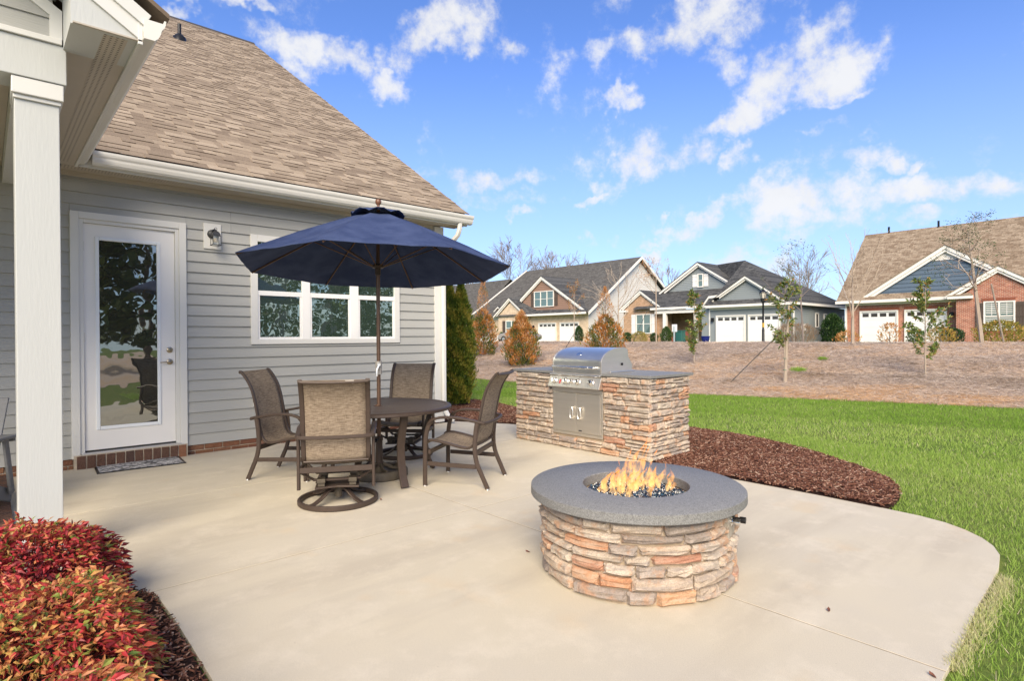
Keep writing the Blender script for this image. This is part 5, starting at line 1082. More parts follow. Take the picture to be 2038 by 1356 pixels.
# ------------------------------------------------------------------ trees
def gz_(x, y): return float(terr(x, y))
def cone_crown(name, base, h, w, n, m, parent, rs, L, Wd, tips=((0, 0, 1),), tintf=None, z0_=.03, power=.75, fill=.55, bulge=.35):
    """sprays through a columnar crown; tips are (dx, dy, relative height)"""
    P = []; Tn = []; Dn = []
    per = n//len(tips)
    for (dx, dy, rh) in tips:
        u = rs.rand(per)**.92; zz = z0_+(h*rh-z0_)*u
        prof = np.where(u < bulge, .80+.20*np.sin(u/bulge*PI/2), np.maximum(0, 1-((u-bulge)/(1-bulge))**1.5)**power)
        th = rs.rand(per)*2*PI; q = np.where(rs.rand(per) < .7, rs.uniform(.84, 1.05, per), np.sqrt(rs.rand(per)))
        lump = 1+.15*np.sin(th*4+zz*9)+.13*np.sin(th*9-zz*14)+.08*np.sin(th*15+zz*31)
        rad = w/2*prof*q*lump; P.append(np.column_stack([base[0]+dx*np.minimum(1, u*1.3)+rad*np.cos(th), base[1]+dy*np.minimum(1, u*1.3)+rad*np.sin(th), base[2]+zz]))
        Dn.append(np.column_stack([np.cos(th)*.55, np.sin(th)*.55, np.full(per, .95)])+rs.normal(0, .33, (per, 3))); Tn.append(q)
    P = np.concatenate(P); D = np.concatenate(Dn); q = np.concatenate(Tn); t = tintf(P, q, rs) if tintf else rs.rand(len(P))
    return cards(name, P, D, L*(.6+.8*rs.rand(len(P))), Wd*(.6+.8*rs.rand(len(P))), m, np.clip(t, 0, 1), parent, rs)
ar = root('arborvitae', (7.13, 9.60, 0), 0, 'tall dark green two-tipped arborvitae at the corner of the grey house', 'tree')
rs = np.random.RandomState(2)
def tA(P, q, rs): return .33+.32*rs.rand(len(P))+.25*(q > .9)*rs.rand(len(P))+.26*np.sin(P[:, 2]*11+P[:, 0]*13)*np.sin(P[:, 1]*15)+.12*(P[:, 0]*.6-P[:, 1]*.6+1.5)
cone_crown('crown', (7.13, 9.60, .02), 2.55, .66, 26000, ARB, ar, rs, .055, .022, tips=((-.085, .065, .99), (.115, -.075, .98)), tintf=tA, power=.9, bulge=.30)
b = MB(); b.tube([(7.13, 9.6, -.03), (7.13, 9.6, .6), (7.03, 9.68, 2.2)], [.05, .045, .01], 8); b.tube([(7.13, 9.6, .5), (7.26, 9.52, 2.2)], [.03, .008], 6); b.build('trunk', BARK, ar)
def tB(gr):
    def f(P, q, rs):
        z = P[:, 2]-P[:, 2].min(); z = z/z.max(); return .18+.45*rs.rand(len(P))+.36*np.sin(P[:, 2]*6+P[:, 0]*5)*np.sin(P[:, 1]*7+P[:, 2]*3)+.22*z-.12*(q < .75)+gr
    return f
def bronzed(loc, h, w, n, seed, label, hd=1., top=.6, gr=0.):
    x, y = loc; z = gz_(x, y); rs = np.random.RandomState(seed); t = root('bronzed_conifer', (x, y, z), 0, label, 'tree', 'browning young conifers on the straw bank')
    cone_crown('crown', (x, y, z), h*top, w, int(n*.45), BRZ, t, rs, .10, .034, tintf=tB(gr), power=.6, bulge=.35, tips=((0, 0, 1), (w*.15, -w*.1, .85), (-w*.15, w*.12, .8)))
    cone_crown('upper_sprays', (x, y, z+h*top*.75), h*(1-top*.75), w*.45, int(n*.13), BRZ, t, rs, .075, .014, tintf=tB(gr+.2), power=.9)
    b = MB(); b.tube([(x, y, z-.1), (x+.02, y, z+h*.5), (x, y+.01, z+h)], [.035, .02, .005], 6)
    rr_ = random.Random(seed)
    for i in range(60):
        zz = rr_.uniform(.08, .97); a = rr_.random()*2*PI; q = w*.55*(1-zz)**.6*rr_.uniform(.6, 1.1)+.03
        b.tube([(x, y, z+h*zz), (x+q*math.cos(a), y+q*math.sin(a), z+h*zz+q*.55)], [.008, .002], 3, cap=False)
    b.build('trunk', BARKF, t); return t
bronzed((16.73, 20.36), 3.45, 1.08, 8000, 41, 'slim browning conifer with a bare leader on the bank just right of the tall arborvitae', top=.62)
bronzed((15.19, 16.19), 2.12, 1.10, 9500, 42, 'bushy orange-brown conifer low on the bank left of the grill', top=.88, gr=.05)
bronzed((16.9, 13.5), 2.60, 1.15, 6500, 43, 'orange and green young conifer on the bank directly behind the grill', top=.60, gr=.04)
def twigs(b, p, d, L, r_, depth, rr_, spread=.5, n=3, grav=0., seg=3, minr=.002, tips=None):
    pts = [p]; q = p.copy(); dd = d.copy()
    for i in range(seg):
        dd = (dd+Vector((rr_.gauss(0, .10), rr_.gauss(0, .10), rr_.gauss(0, .06)+grav))).normalized(); q = q+dd*L/seg; pts.append(q.copy())
    rad = [max(minr, r_*(1-.55*i/seg)) for i in range(seg+1)]; b.tube(pts, rad, 6 if r_ > .03 else 3, cap=False)
    if depth == 0:
        if tips is not None: tips.append((pts[-1], dd))
        return
    for k in range(n):
        j = rr_.randint(1, seg); s = pts[j] if k else pts[-1]
        a = rr_.random()*2*PI; o = dd.orthogonal().normalized(); o2 = dd.cross(o); sp_ = spread*rr_.uniform(.6, 1.3)
        nd = (dd*math.cos(sp_)+(o*math.cos(a)+o2*math.sin(a))*math.sin(sp_)).normalized()
        twigs(b, s, nd, L*rr_.uniform(.62, .82), r_*.55, depth-1, rr_, spread, n, grav, seg, minr, tips)
def magnolia(loc, h, w, seed, label, nleaf, stake=False, lo=.12):
    x, y = loc; z = gz_(x, y); rr_ = random.Random(seed); rs = np.random.RandomState(seed); t = root('young_magnolia', (x, y, z), 0, label, 'tree', 'young magnolias on the straw bank')
    b = MB(); top = Vector((x+.04, y, z+h)); b.tube([(x, y, z-.1), (x+.01, y+.01, z+h*.4), tuple(top)], [.020, .014, .005], 6); P = []; D = []
    for i in range(26):
        f = lo+(.96-lo)*(i+rr_.random())/26; a = rr_.random()*2*PI; q = w*.5*(math.sin(PI*min(1, (f-lo)/(1-lo)*.82+.16))**.7)*rr_.uniform(.5, 1.1)
        s = Vector((x, y, z+h*f)); e = s+Vector((q*math.cos(a), q*math.sin(a), q*rr_.uniform(.5, 1.2))); b.tube([s, (s+e)/2+Vector((0, 0, -.02)), e], [.007, .005, .003], 4, cap=False)
        for k in range(max(3, int(nleaf*1.9)//26)):
            u = rr_.uniform(.25, 1.05); p = s+(e-s)*u; P.append(p+Vector((rr_.gauss(0, .02), rr_.gauss(0, .02), rr_.gauss(0, .02)))); D.append(((e-s).normalized()*.6+Vector((rr_.gauss(0, .6), rr_.gauss(0, .6), rr_.gauss(.25, .5)))).normalized())
    b.build('trunk', BARKP, t); P = np.array(P); D = np.array(D); n = len(P)
    leaves('crown', P, D, rs.uniform(.08, .155, n), rs.uniform(.032, .056, n), MAGN, np.clip(rs.normal(.45, .22, n)+(rs.rand(n) < .12)*.4, 0, 1), t, rs=rs, droop=.18); return t
magnolia((16.68, 9.76), 2.30, .80, 51, 'leafy young magnolia on the bank right of the grill island', 560)
tm = magnolia((15.38, 6.40), 2.62, .92, 52, 'tallest young magnolia, thick pale trunk with guy strap, right of the lamp post', 360, lo=.30)
b = MB(); zb_ = gz_(15.38, 6.40); b.tube([(15.38, 6.40, zb_-.1), (15.42, 6.37, zb_+1.0), (15.47, 6.33, zb_+2.0)], [.050, .038, .02], 8); b.build('main_stem', BARKP, tm, smooth=True)
b = MB()
for zz in (.32, .62): b.tube([(15.38+.048*math.cos(a)+.02*zz, 6.40+.048*math.sin(a), zb_+zz) for a in np.linspace(0, 2*PI, 13)[:-1]], .007, 4, closed=True)
b.build('tree_tie', mat('green_tie', (.02, .14, .10), .6), tm)
magnolia((17.2, 3.75), 2.40, .88, 53, 'young magnolia in front of the red brick garages', 520, lo=.14)
# guy straps
def strap(p, q, lab, r_=.012):
    b = MB(); b.tube([p, q], r_, 5); o = b.build('guy_strap', STRAP); tag(o, lab, 'strap', 'guy straps of the young trees')
strap((14.55, 7.45, gz_(14.55, 7.45)), (15.43, 6.50, gz_(15.4, 6.4)+1.32), 'dark guy strap slanting down from the tallest magnolia to the straw', .011)
strap((16.88, 15.74, gz_(16.88, 15.74)), (16.55, 14.7, gz_(16.6, 14.7)+1.0), 'thin guy strap in front of the cream house garage doors', .010)
strap((19.79, 14.44, gz_(19.79, 14.44)), (20.45, 13.85, 2.95), 'guy strap in front of the tan brick gable window', .010)
# sparse trees on the crest
def sparse(nm, loc, h, seed, lab, depth=3, L0=None, r0=.03, spread=.45, leafm=None, nl=0, ll=.05, lean=(0, 0), bm=BARKP, fork=.35, grp='bare young trees on the bank', minr=.004, tr=(.3, .2), n=3, lbias=0.):
    x, y = loc; z = gz_(x, y); rr_ = random.Random(seed); rs = np.random.RandomState(seed); t = root(nm, (x, y, z), 0, lab, 'tree', grp); b = MB(); tips = []
    p0 = Vector((x, y, z-.1)); p1 = Vector((x+lean[0]*fork, y+lean[1]*fork, z+h*fork)); p2 = Vector((x+lean[0], y+lean[1], z+h)); b.tube([p0, p1, p1.lerp(p2, .5), p2], [r0, r0*.8, r0*.45, minr], 6)
    nb2 = 9
    for i in range(nb2):
        f = i/(nb2-1); s = p1.lerp(p2, f*.9); a = rr_.random()*2*PI; d = Vector((math.cos(a)*spread*1.6, math.sin(a)*spread*1.6, 1)).normalized()
        twigs(b, s, d, (L0 or h*.3)*(1-.55*f), r0*.45*(1-.5*f), depth-1, rr_, spread, n, .03, 3, minr, tips)
    b.build('trunk', bm, t)
    if leafm and nl:
        P = []; D = []
        for k in range(nl): pp, dd = tips[rr_.randrange(len(tips))]; P.append(pp+Vector((rr_.gauss(0, .05), rr_.gauss(0, .05), rr_.gauss(-.02, .05)))); D.append(Vector((rr_.gauss(0, 1), rr_.gauss(0, 1), rr_.gauss(0, .6)+.001)))
        leaves('crown', np.array(P), np.array(D), rs.uniform(ll*.6, ll*1.2, nl), ll*.42, leafm, np.clip(rs.normal(*tr, nl), 0, 1), t, rs=rs)
    return t
sparse('bare_tree', (21.3, 6.65), 2.75, 61, 'leafless vase-shaped tree before the left red brick garage', r0=.055, spread=.40, fork=.30, L0=1.35, bm=BARKP)
sparse('bare_tree', (20.3, 15.5), 2.6, 62, 'leafless small tree left of the tan brick gable window', r0=.05, spread=.5, fork=.30, L0=1.25)
sparse('bronze_tuft_tree', (20.36, 13.63), 3.3, 63, 'thin tree with a dry tuft of leaves halfway up by the tan brick gable', r0=.028, spread=.7, fork=.62, L0=.62, leafm=BRZ, nl=420, ll=.055, tr=(.92, .1))
sparse('holly_tree', (22.44, 3.45), 3.75, 64, 'leaning thin holly before the red brick window', r0=.06, spread=.9, fork=.42, L0=.75, leafm=HOLLY, nl=1500, ll=.055, lean=(-.35, .32), tr=(.6, .25), grp='evergreen young trees on the bank', n=4)
b = MB(); b.tube([(22.9, 3.0, 1.1), (22.2, 3.2, 2.9)], .022, 6); o = b.build('tree_stake', STAKE); tag(o, 'slim leaning stake right of the holly trunk before the shuttered window', 'stake')
sparse('sparse_oak', (23.2, 8.95), 3.55, 65, 'tall sparse tree with few small leaves rising behind the tallest magnolia', r0=.035, spread=.6, fork=.35, L0=.85, leafm=HOLLY, nl=330, ll=.075, tr=(.85, .2), lean=(0, .2), bm=BARKF)
sparse('thin_bronze_tree', (20.2, 17.95), 2.7, 66, 'very thin young tree with a bronze-green top before the cream garage', r0=.02, spread=.35, fork=.4, L0=.55, leafm=BRZ, nl=700, ll=.06, tr=(.6, .2), depth=2)
sparse('thin_bronze_tree', (20.6, 16.6), 2.2, 67, 'thin bare sapling right of the cream garage doors', r0=.02, spread=.5, fork=.4, L0=.6, depth=3)
for i, (x, y, h, lab) in enumerate([(57, 63.1, 11.2, 'large bare tree behind the cream house, right above the umbrella edge'), (62, 58, 10.2, 'bare tree behind the cream house ridge, the one further right'), (57, 74, 9.5, 'bare tree at the far left behind the dark roofs'), (80.4, 30.4, 9.5, 'bare tree in the gap between the blue house and the red brick house'), (73, 29.3, 8., 'shorter bare tree low in the gap left of the red brick house'), (66, 42, 7.5, 'bare tree in the gap between the cream and the blue house')]):
    sparse('bare_tree', (x, y), h, 70+i, lab, depth=5 if i < 3 else 4, r0=.16, spread=.42, fork=.22, L0=h*.36, bm=BARKF, grp='bare woodland trees behind the houses', minr=.018, n=3)
def bush(nm, loc, h, w, n, m, seed, lab, L=.08, Wd=.05, tr=(.5, .25), bulge=.4, power=.7, grp=None):
    x, y = loc; z = gz_(x, y); rs = np.random.RandomState(seed); t = root(nm, (x, y, z), 0, lab, 'shrub', grp)
    cone_crown('foliage', (x, y, z), h, w, n, m, t, rs, L, Wd, tintf=lambda P, q, r: r.normal(tr[0], tr[1], len(P)), bulge=bulge, power=power)
    b = MB(); b.tube([(x, y, z-.1), (x, y, z+h*.6)], [.04, .015], 5); b.build('stem', BARKF, t); return t
G5 = 'foundation shrubs along the houses across'
bush('holly_shrub', (44.8, 15.3), 2.05, 1.35, 3800, HOLLY, 81, 'large dark holly between the blue house and the red brick house', .12, .07, (.45, .25), .45, .6, G5)
bush('dwarf_conifer', (44.6, 28.8), 1.35, .95, 2200, HOLLY, 82, 'dark pointed conifer beside the left porch post of the blue house', .10, .05, (.7, .2), grp=G5)
bush('dwarf_conifer', (41.5, 36.3), 1.5, .75, 2000, HOLLY, 83, 'dark green conifer before the right-hand cream garage door', .10, .05, (.55, .2), grp=G5)
bush('dwarf_conifer', (39.5, 45.1), .95, .6, 1500, HOLLY, 84, 'small light green conifer at the left end of the cream house', .09, .04, (.9, .1), grp=G5)
bush('box_shrub', (43.2, 32.0), .85, .75, 1200, HOLLY, 85, 'round dark shrub under the left corner of the tan brick gable', .08, .05, (.5, .2), .6, .5, G5)
bush('box_shrub', (44.4, 29.95), .80, .65, 1000, HOLLY, 86, 'round dark shrub under the right shutter of the tan brick gable', .08, .05, (.5, .2), .6, .5, G5)
bush('yellow_shrub', (42.2, 29.9), .9, 1.25, 1000, YELS, 87, 'straggly yellow shrub under the tan brick gable window', .10, .04, (.5, .25), .5, .5, G5)
bush('yellow_shrub', (36, 4.85), 1.05, 1.9, 1800, YELS, 88, 'yellowing shrub under the shuttered window at the right edge', .10, .05, (.55, .25), .5, .5, G5)
bush('yellow_shrub', (36, 7.2), .8, 1.2, 700, YELS, 89, 'small orange-yellow shrub left of the holly trunk', .09, .04, (.8, .2), .5, .5, G5)
bush('box_shrub', (40.5, 7.6), .85, 1.1, 1300, HOLLY, 90, 'low dark shrub at the corner of the red brick bay', .08, .05, (.4, .2), .6, .5, G5)
bush('box_shrub', (40, 9.2), .8, .8, 900, HOLLY, 91, 'green shrub right of the second red brick garage door', .08, .05, (.8, .15), .6, .5, G5)
bush('bronze_shrub', (32, 8.4), .95, .9, 420, BRZ, 92, 'thin bronze-leaved shrub between the two red brick garage doors', .09, .04, (.85, .15), .5, .5, G5)
bush('bronze_shrub', (30, 9.6), .55, 1.0, 350, BRZ, 93, 'low bronze shrub at the left corner of the red brick house', .08, .04, (.85, .15), .5, .5, G5)
bush('dry_shrub', (44.2, 17.6), 1.3, 2.6, 2600, DRYG, 94, 'wide dry brown shrub along the side wall of the blue house', .28, .014, (.5, .25), .5, .4, G5)
rs = np.random.RandomState(8)
for i, (x, y, w_, lab) in enumerate([(16.5, 6.5, .30, 'bright green weed tuft on the straw right of the tallest magnolia'), (18.1, 6.45, .16, 'smaller green weed tuft higher up the bank')]):
    n = 420; q = w_*.5*np.sqrt(rs.rand(n)); a = rs.rand(n)*2*PI; xx = x+q*np.cos(a); yy = y+q*np.sin(a)*1.3
    o = cards('weed_tuft', np.column_stack([xx, yy, terr(xx, yy)]), np.column_stack([rs.normal(0, .5, n), rs.normal(0, .5, n), np.ones(n)]), rs.uniform(.05, .13, n), .012, GRASS, rs.uniform(.3, .6, n), rs=rs); tag(o, lab, 'weed', 'weeds on the straw bank')
# tree line behind the camera, mirrored in the glass
def pine(loc, h, seed, lab):
    x, y = loc; rs = np.random.RandomState(seed); t = root('pine_tree', (x, y, 0), 0, lab, 'tree', 'pines behind the patio'); n = 1000
    u = rs.rand(n); th = rs.rand(n)*2*PI; w_ = h*.24*(1-u)**.6*np.sqrt(rs.rand(n))*(1+.3*np.sin(u*40)); P = np.column_stack([x+w_*np.cos(th), y+w_*np.sin(th), h*(.12+.88*u)])
    D = np.column_stack([np.cos(th), np.sin(th), .2+rs.normal(0, .4, n)]); cards('crown', P, D, rs.uniform(.4, .9, n), .30, PINE, rs.rand(n), t, rs)
    b = MB(); b.tube([(x, y, -.1), (x, y, h*.95)], [.2, .04], 7); b.build('trunk', BARK, t); return t
pl = 'pine standing on the lawn side away from the patio'
for i, (x, y, h) in enumerate([(3.5, -17, 9), (6.2, -19, 11), (9.5, -18, 8.5), (13, -21, 11.5), (17.5, -19, 9), (21, -22, 12)]):
    pine((x, y), h, 100+i, '%s, %s' % (pl, ['nearest the house', 'second one out', 'short and broad', 'tall in the middle', 'short towards the bank', 'tallest by the bank'][i]))
for i, (x, y) in enumerate([(8, -15), (15, -17), (11.5, -15)]):
    sparse('bare_tree', (x, y), 10, 120+i, 'leafless tree among the pines away from the patio, %s' % ('left', 'right', 'middle')[i], depth=4, r0=.14, spread=.42, fork=.25, L0=3.6, bm=BARKF, grp='bare woodland trees behind the patio', minr=.02)
# ------------------------------------------------------------------ houses across the street (facades face -X)
def PYZ(parent, name, X, pts, m, th=.12, kind=None):
    b = MB(); b.prism([(X, y, z) for y, z in pts], (th, 0, 0)); o = b.build(name, m, parent)
    if kind: o['kind'] = kind
    return o
def bx(parent, name, m, *boxes, bevel=0., label=None):
    b = MB()
    for q in boxes: b.box(*q)
    return b.build(name, m, parent, bevel=bevel, label=label)
def lap(parent, name, X, poly, exp, m, proud=.022):
    """overlapping siding courses clipped to a gable outline"""
    zs = [p[1] for p in poly]; z = min(zs); V = MB()
    while z < max(zs):
        q = clip(clip(poly, 0, -1, -z), 0, 1, z+exp)
        if len(q) > 2:
            a = [Vector((X-.004-proud*(1-(zz-z)/exp), yy, zz)) for yy, zz in q]; n = len(q); ar_ = sum(q[i][0]*q[(i+1) % n][1]-q[(i+1) % n][0]*q[i][1] for i in range(n))
            k = len(V.v); F = [tuple(range(n)) if ar_ < 0 else tuple(range(n))[::-1]]
            bk = [Vector((X+.01, yy, zz)) for yy, zz in q]; F += [(i, (i+1) % n, (i+1) % n+n, i+n) if ar_ > 0 else ((i+1) % n, i, i+n, (i+1) % n+n) for i in range(n)]; V.add(a+bk, F)
        z += exp
    o = V.build(name, m, parent); o['kind'] = 'stuff'; return o
def lapside(parent, name, Y, poly, exp, m, proud=.022):
    """same on a side wall facing -Y; poly is (x, z)"""
    zs = [p[1] for p in poly]; z = min(zs); V = MB()
    while z < max(zs):
        q = clip(clip(poly, 0, -1, -z), 0, 1, z+exp)
        if len(q) > 2:
            n = len(q); a = [(xx, Y-.004-proud*(1-(zz-z)/exp), zz) for xx, zz in q]; bk = [(xx, Y+.01, zz) for xx, zz in q]
            V.add(a+bk, [tuple(range(n))]+[((i+1) % n, i, i+n, (i+1) % n+n) for i in range(n)])
        z += exp
    o = V.build(name, m, parent); o['kind'] = 'stuff'; return o
def roofq(parent, name, m, quads, th=.10):
    b = MB()
    for q in quads: b.prism([Vector(p) for p in q], (0, 0, -th))
    return b.build(name, m, parent)
def rake(parent, X, pts, w=.26, m=FARW, th=.10, name='rake_board'):
    """fascia following a list of (y, z) points, hanging w below them"""
    for (a, c) in zip(pts[:-1], pts[1:]):
        PYZ(parent, name, X, [a, c, (c[0], c[1]-w), (a[0], a[1]-w)], m, th)
def window(parent, X, yL, yR, z0_, z1_, n=2, blinds=False, gm=GLASSF, grid=False):
    w = root('window', (X, (yL+yR)/2, z0_)); w.parent = parent; w.location = Vector((X, (yL+yR)/2, z0_))-parent.location
    f = .09; bx(w, 'window_frame', FARW, (X-.05, yR, z0_, X+.05, yR+f, z1_), (X-.05, yL-f, z0_, X+.05, yL, z1_), (X-.05, yR+f, z1_-f, X+.05, yL-f, z1_), (X-.05, yR+f, z0_, X+.05, yL-f, z0_+f))
    a, c = yR+f, yL-f; mw = .10; uw = (c-a-mw*(n-1))/n; zm = (z0_+z1_)/2
    for i in range(n):
        ya_ = a+i*(uw+mw); yb_ = ya_+uw
        if i: bx(w, 'mullion', FARW, (X-.04, ya_-mw, z0_+f, X+.03, ya_, z1_-f))
        bx(w, 'pane', gm, (X+.01, ya_, z0_+f, X+.02, yb_, zm-.025)); bx(w, 'pane', gm, (X+.01, ya_, zm+.025, X+.02, yb_, z1_-f)); bx(w, 'meeting_rail', FARW, (X-.03, ya_, zm-.025, X+.025, yb_, zm+.025))
        if grid: bx(w, 'muntin', FARW, (X-.0, (ya_+yb_)/2-.012, zm+.03, X+.008, (ya_+yb_)/2+.012, z1_-f))
        if blinds:
            k = z0_+f+.05
            while k < z1_-f-.04:
                if abs(k-zm) > .05: bx(w, 'blind_slat', FARW, (X-.006, ya_+.03, k, X+.008, yb_-.03, k+.045))
                k += .115
    return w
def shutter(parent, X, yL, yR, z0_, z1_, m, planks=0):
    s = root('shutter', (X, (yL+yR)/2, z0_)); s.parent = parent; s.location = Vector((X, (yL+yR)/2, z0_))-parent.location
    if planks:
        w = (yL-yR)/planks
        for i in range(planks): bx(s, 'plank', m, (X-.03, yR+i*w+.006, z0_, X+.0, yR+(i+1)*w-.006, z1_))
        for zz in (z0_+(z1_-z0_)*.1, z0_+(z1_-z0_)*.52, z0_+(z1_-z0_)*.9): bx(s, 'batten', m, (X-.05, yR, zz-.05, X-.031, yL, zz+.05))
    else:
        bx(s, 'stile', m, (X-.03, yR, z0_, X, yR+.05, z1_), (X-.03, yL-.05, z0_, X, yL, z1_), (X-.03, yR+.05, z0_, X, yL-.05, z0_+.07), (X-.03, yR+.05, z1_-.07, X, yL-.05, z1_)); bx(s, 'panel', m, (X-.015, yR+.05, z0_+.07, X, yL-.05, z1_-.07))
def garage(parent, X, yL, yR, z0_, z1_):
    g_ = root('garage_door', (X, (yL+yR)/2, z0_)); g_.parent = parent; g_.location = Vector((X, (yL+yR)/2, z0_))-parent.location
    t_ = .10; bx(g_, 'door_frame', FARW, (X-.05, yR-t_, z0_, X+.06, yR, z1_+t_), (X-.05, yL, z0_, X+.06, yL+t_, z1_+t_), (X-.05, yR, z1_, X+.06, yL, z1_+t_))
    h = (z1_-z0_)/4
    for i in range(4): bx(g_, 'door_section', GDOOR, (X+.02, yR, z0_+i*h+.006, X+.05, yL, z0_+(i+1)*h-.006))
    bx(g_, 'door_backing', GDOOR, (X+.036, yR+.01, z0_+.01, X+.049, yL-.01, z1_-.01))
    w = (yL-yR)/4
    for i in range(4): bx(g_, 'pane', DWIN, (X+.012, yR+i*w+w*.14, z1_-h*.62, X+.022, yR+(i+1)*w-w*.14, z1_-h*.16))
def soldier(parent, X, yL, yR, z, m=None):
    b = MB(); y = yR
    while y < yL: b.box(X-.03, y+.005, z, X+.01, y+.062, z+.20); y += .072
    o = b.build('soldier_course', mat('soldier_brick', (.33, .11, .065), .9, var=.5, vscale=6, coord='W') if 'soldier_brick' not in MATS else MATS['soldier_brick'], parent); o['kind'] = 'stuff'
def sconce(parent, X, y, z):
    s = root('wall_light', (X, y, z)); s.parent = parent; s.location = Vector((X, y, z))-parent.location
    bx(s, 'lamp_body', LAMPB, (X-.24, y-.10, z-.16, X-.06, y+.10, z+.14)); bx(s, 'bracket', LAMPB, (X-.06, y-.05, z+.0, X, y+.05, z+.08))

# --- red brick house
HC = root('brick_house', (48, 12, .85), 0, 'red brick house with a tan roof and slate blue gable at the right', 'house')
bx(HC, 'wall', FB_RED, (48, -8, .4, 60.4, 15.49, 3.95))
lap_c = [(13.9, 4.22), (8.0, 4.22), (5.2, 4.75), (9.32, 7.15)]
PYZ(HC, 'gable_wall', 47.97, [(14.1, 4.0), (4.6, 4.0), (9.32, 7.15)], FARW, .3)
lap(HC, 'shake_siding', 47.965, [(14.1, 4.20), (4.6, 4.20), (8.03, 6.46), (10.38, 6.46)], .28, FS_BLUD, .035)
rake(HC, 47.72, [(14.55, 4.02), (9.32, 7.42), (4.1, 4.02)], .25); rake(HC, 47.78, [(14.3, 3.92), (9.32, 7.20), (4.3, 3.92)], .22, name='rake_frieze')
roofq(HC, 'roof', SHF_TAN, [((47.45, 15.95, 3.95), (54.2, 15.95, 9.72), (54.2, -9, 9.72), (47.45, -9, 3.95)), ((54.2, 15.95, 9.72), (61.0, 15.95, 3.95), (61.0, -9, 3.95), (54.2, -9, 9.72))])
PYZ(HC, 'end_gable', 0, [(0, 0), (1, 0), (.5, 1)], FARW, .01) if False else None
b = MB(); b.prism([(48, 15.45, 3.95), (60.4, 15.45, 3.95), (54.2, 15.45, 9.4)], (0, -.1, 0)); b.build('end_gable', FARW, HC)
roofq(HC, 'front_gable_roof', SHF_TAN, [((47.68, 14.62, 4.02), (47.68, 9.32, 7.50), (52, 9.32, 7.50), (52, 14.62, 4.02)), ((47.68, 9.32, 7.50), (47.68, 4.02, 4.02), (52, 4.02, 4.02), (52, 9.32, 7.50))], .06)
roofq(HC, 'pent_roof', SHF_TAN, [((47.40, 15.95, 3.93), (48.0, 15.95, 4.22), (48.0, 8.3, 4.22), (47.40, 8.3, 3.93))], .05)
bx(HC, 'eave_fascia', FARW, (47.36, 8.6, 3.74, 47.45, 15.98, 3.95), bevel=0); bx(HC, 'soffit', FARW, (47.45, 8.6, 3.76, 47.99, 15.9, 3.80), (47.9, 8.6, 3.60, 47.99, 15.4, 3.755))
bx(HC, 'downspout', FARW, (47.88, 15.36, .5, 47.98, 15.47, 3.7))
garage(HC, 47.94, 14.40, 12.16, .85, 3.08); garage(HC, 47.94, 11.58, 9.34, .85, 3.08); soldier(HC, 47.99, 14.5, 12.0, 3.2); soldier(HC, 47.99, 11.7, 9.2, 3.2); sconce(HC, 48, 8.98, 2.78)
bx(HC, 'bay_wall', FB_RED, (47.0, 3.6, .4, 48, 8.57, 3.72)); PYZ(HC, 'bay_gable', 47.003, [(8.57, 3.70), (4.3, 3.70), (6.44, 5.40)], FB_RED, .9)
rake(HC, 46.78, [(9.1, 3.98), (6.44, 5.68), (3.8, 3.98)], .22); rake(HC, 46.85, [(8.75, 3.93), (6.44, 5.47), (4.1, 3.93)], .18, name='rake_frieze')
roofq(HC, 'bay_roof', SHF_TAN, [((46.75, 9.12, 3.99), (46.75, 6.44, 5.74), (50, 6.44, 5.74), (50, 9.12, 3.99)), ((46.75, 6.44, 5.74), (46.75, 3.76, 3.99), (50, 3.76, 3.99), (50, 6.44, 5.74))], .05)
roofq(HC, 'cornice_return', SHF_TAN, [((46.72, 9.0, 3.95), (47.0, 8.8, 4.10), (47.0, 7.8, 4.10), (46.72, 7.66, 3.95))], .03); bx(HC, 'cornice_board', FARW, (46.74, 7.68, 3.73, 47.0, 9.0, 3.94))
window(HC, 46.97, 7.16, 5.62, 1.66, 3.50, 2, True, grid=True); soldier(HC, 46.99, 7.2, 5.6, 3.52); soldier(HC, 46.99, 7.2, 5.6, 1.42)
shutter(HC, 46.97, 7.56, 7.19, 1.62, 3.42, SH_BR, 3); shutter(HC, 46.97, 5.59, 5.15, 1.62, 3.42, SH_BR, 3)
for y in (14.2, 10.9): bx(HC, 'roof_vent', BLACKM, (54.1, y, 9.5, 54.25, y+.12, 10.15))

# --- blue-grey house
HB = root('blue_house', (46, 24, .88), 0, 'blue-grey sided house with a charcoal roof, tan brick gable and two white garage doors', 'house')
bx(HB, 'wall', FS_BLUE, (46.02, 18.46, .4, 57, 26.2, 3.75)); bx(HB, 'main_wall', FS_BLUE, (50.2, 26.2, .4, 57, 35.4, 4.0))
lap(HB, 'siding', 46.02, [(25.41, .4), (18.44, .4), (18.44, 3.62), (25.41, 3.62)], .16, FS_BLUE); lapside(HB, 'side_siding', 18.46, [(46.0, .4), (57, .4), (57, 3.7), (46.0, 3.7)], .16, FS_BLUE)
bx(HB, 'corner_board', FARW, (45.98, 25.40, .4, 46.05, 25.50, 3.62)); bx(HB, 'corner_board', FARW, (45.97, 18.40, .4, 46.04, 18.50, 3.62))
PYZ(HB, 'gable_wall', 46.06, [(25.3, 3.9), (18.8, 3.9), (22.0, 6.05)], FS_BLUE, .2); lap(HB, 'gable_siding', 46.06, [(25.3, 4.15), (19.0, 4.15), (22.0, 6.05)], .16, FS_BLUE)
rake(HB, 45.66, [(25.9, 4.10), (25.35, 4.80), (24.5, 4.86), (22.15, 6.27), (18.7, 3.96)], .20); rake(HB, 45.78, [(24.45, 4.70), (22.15, 6.10), (19.0, 3.96)], .17, name='rake_frieze')
bx(HB, 'return_bracket', FARW, (45.8, 25.0, 4.30, 45.95, 25.14, 4.72))
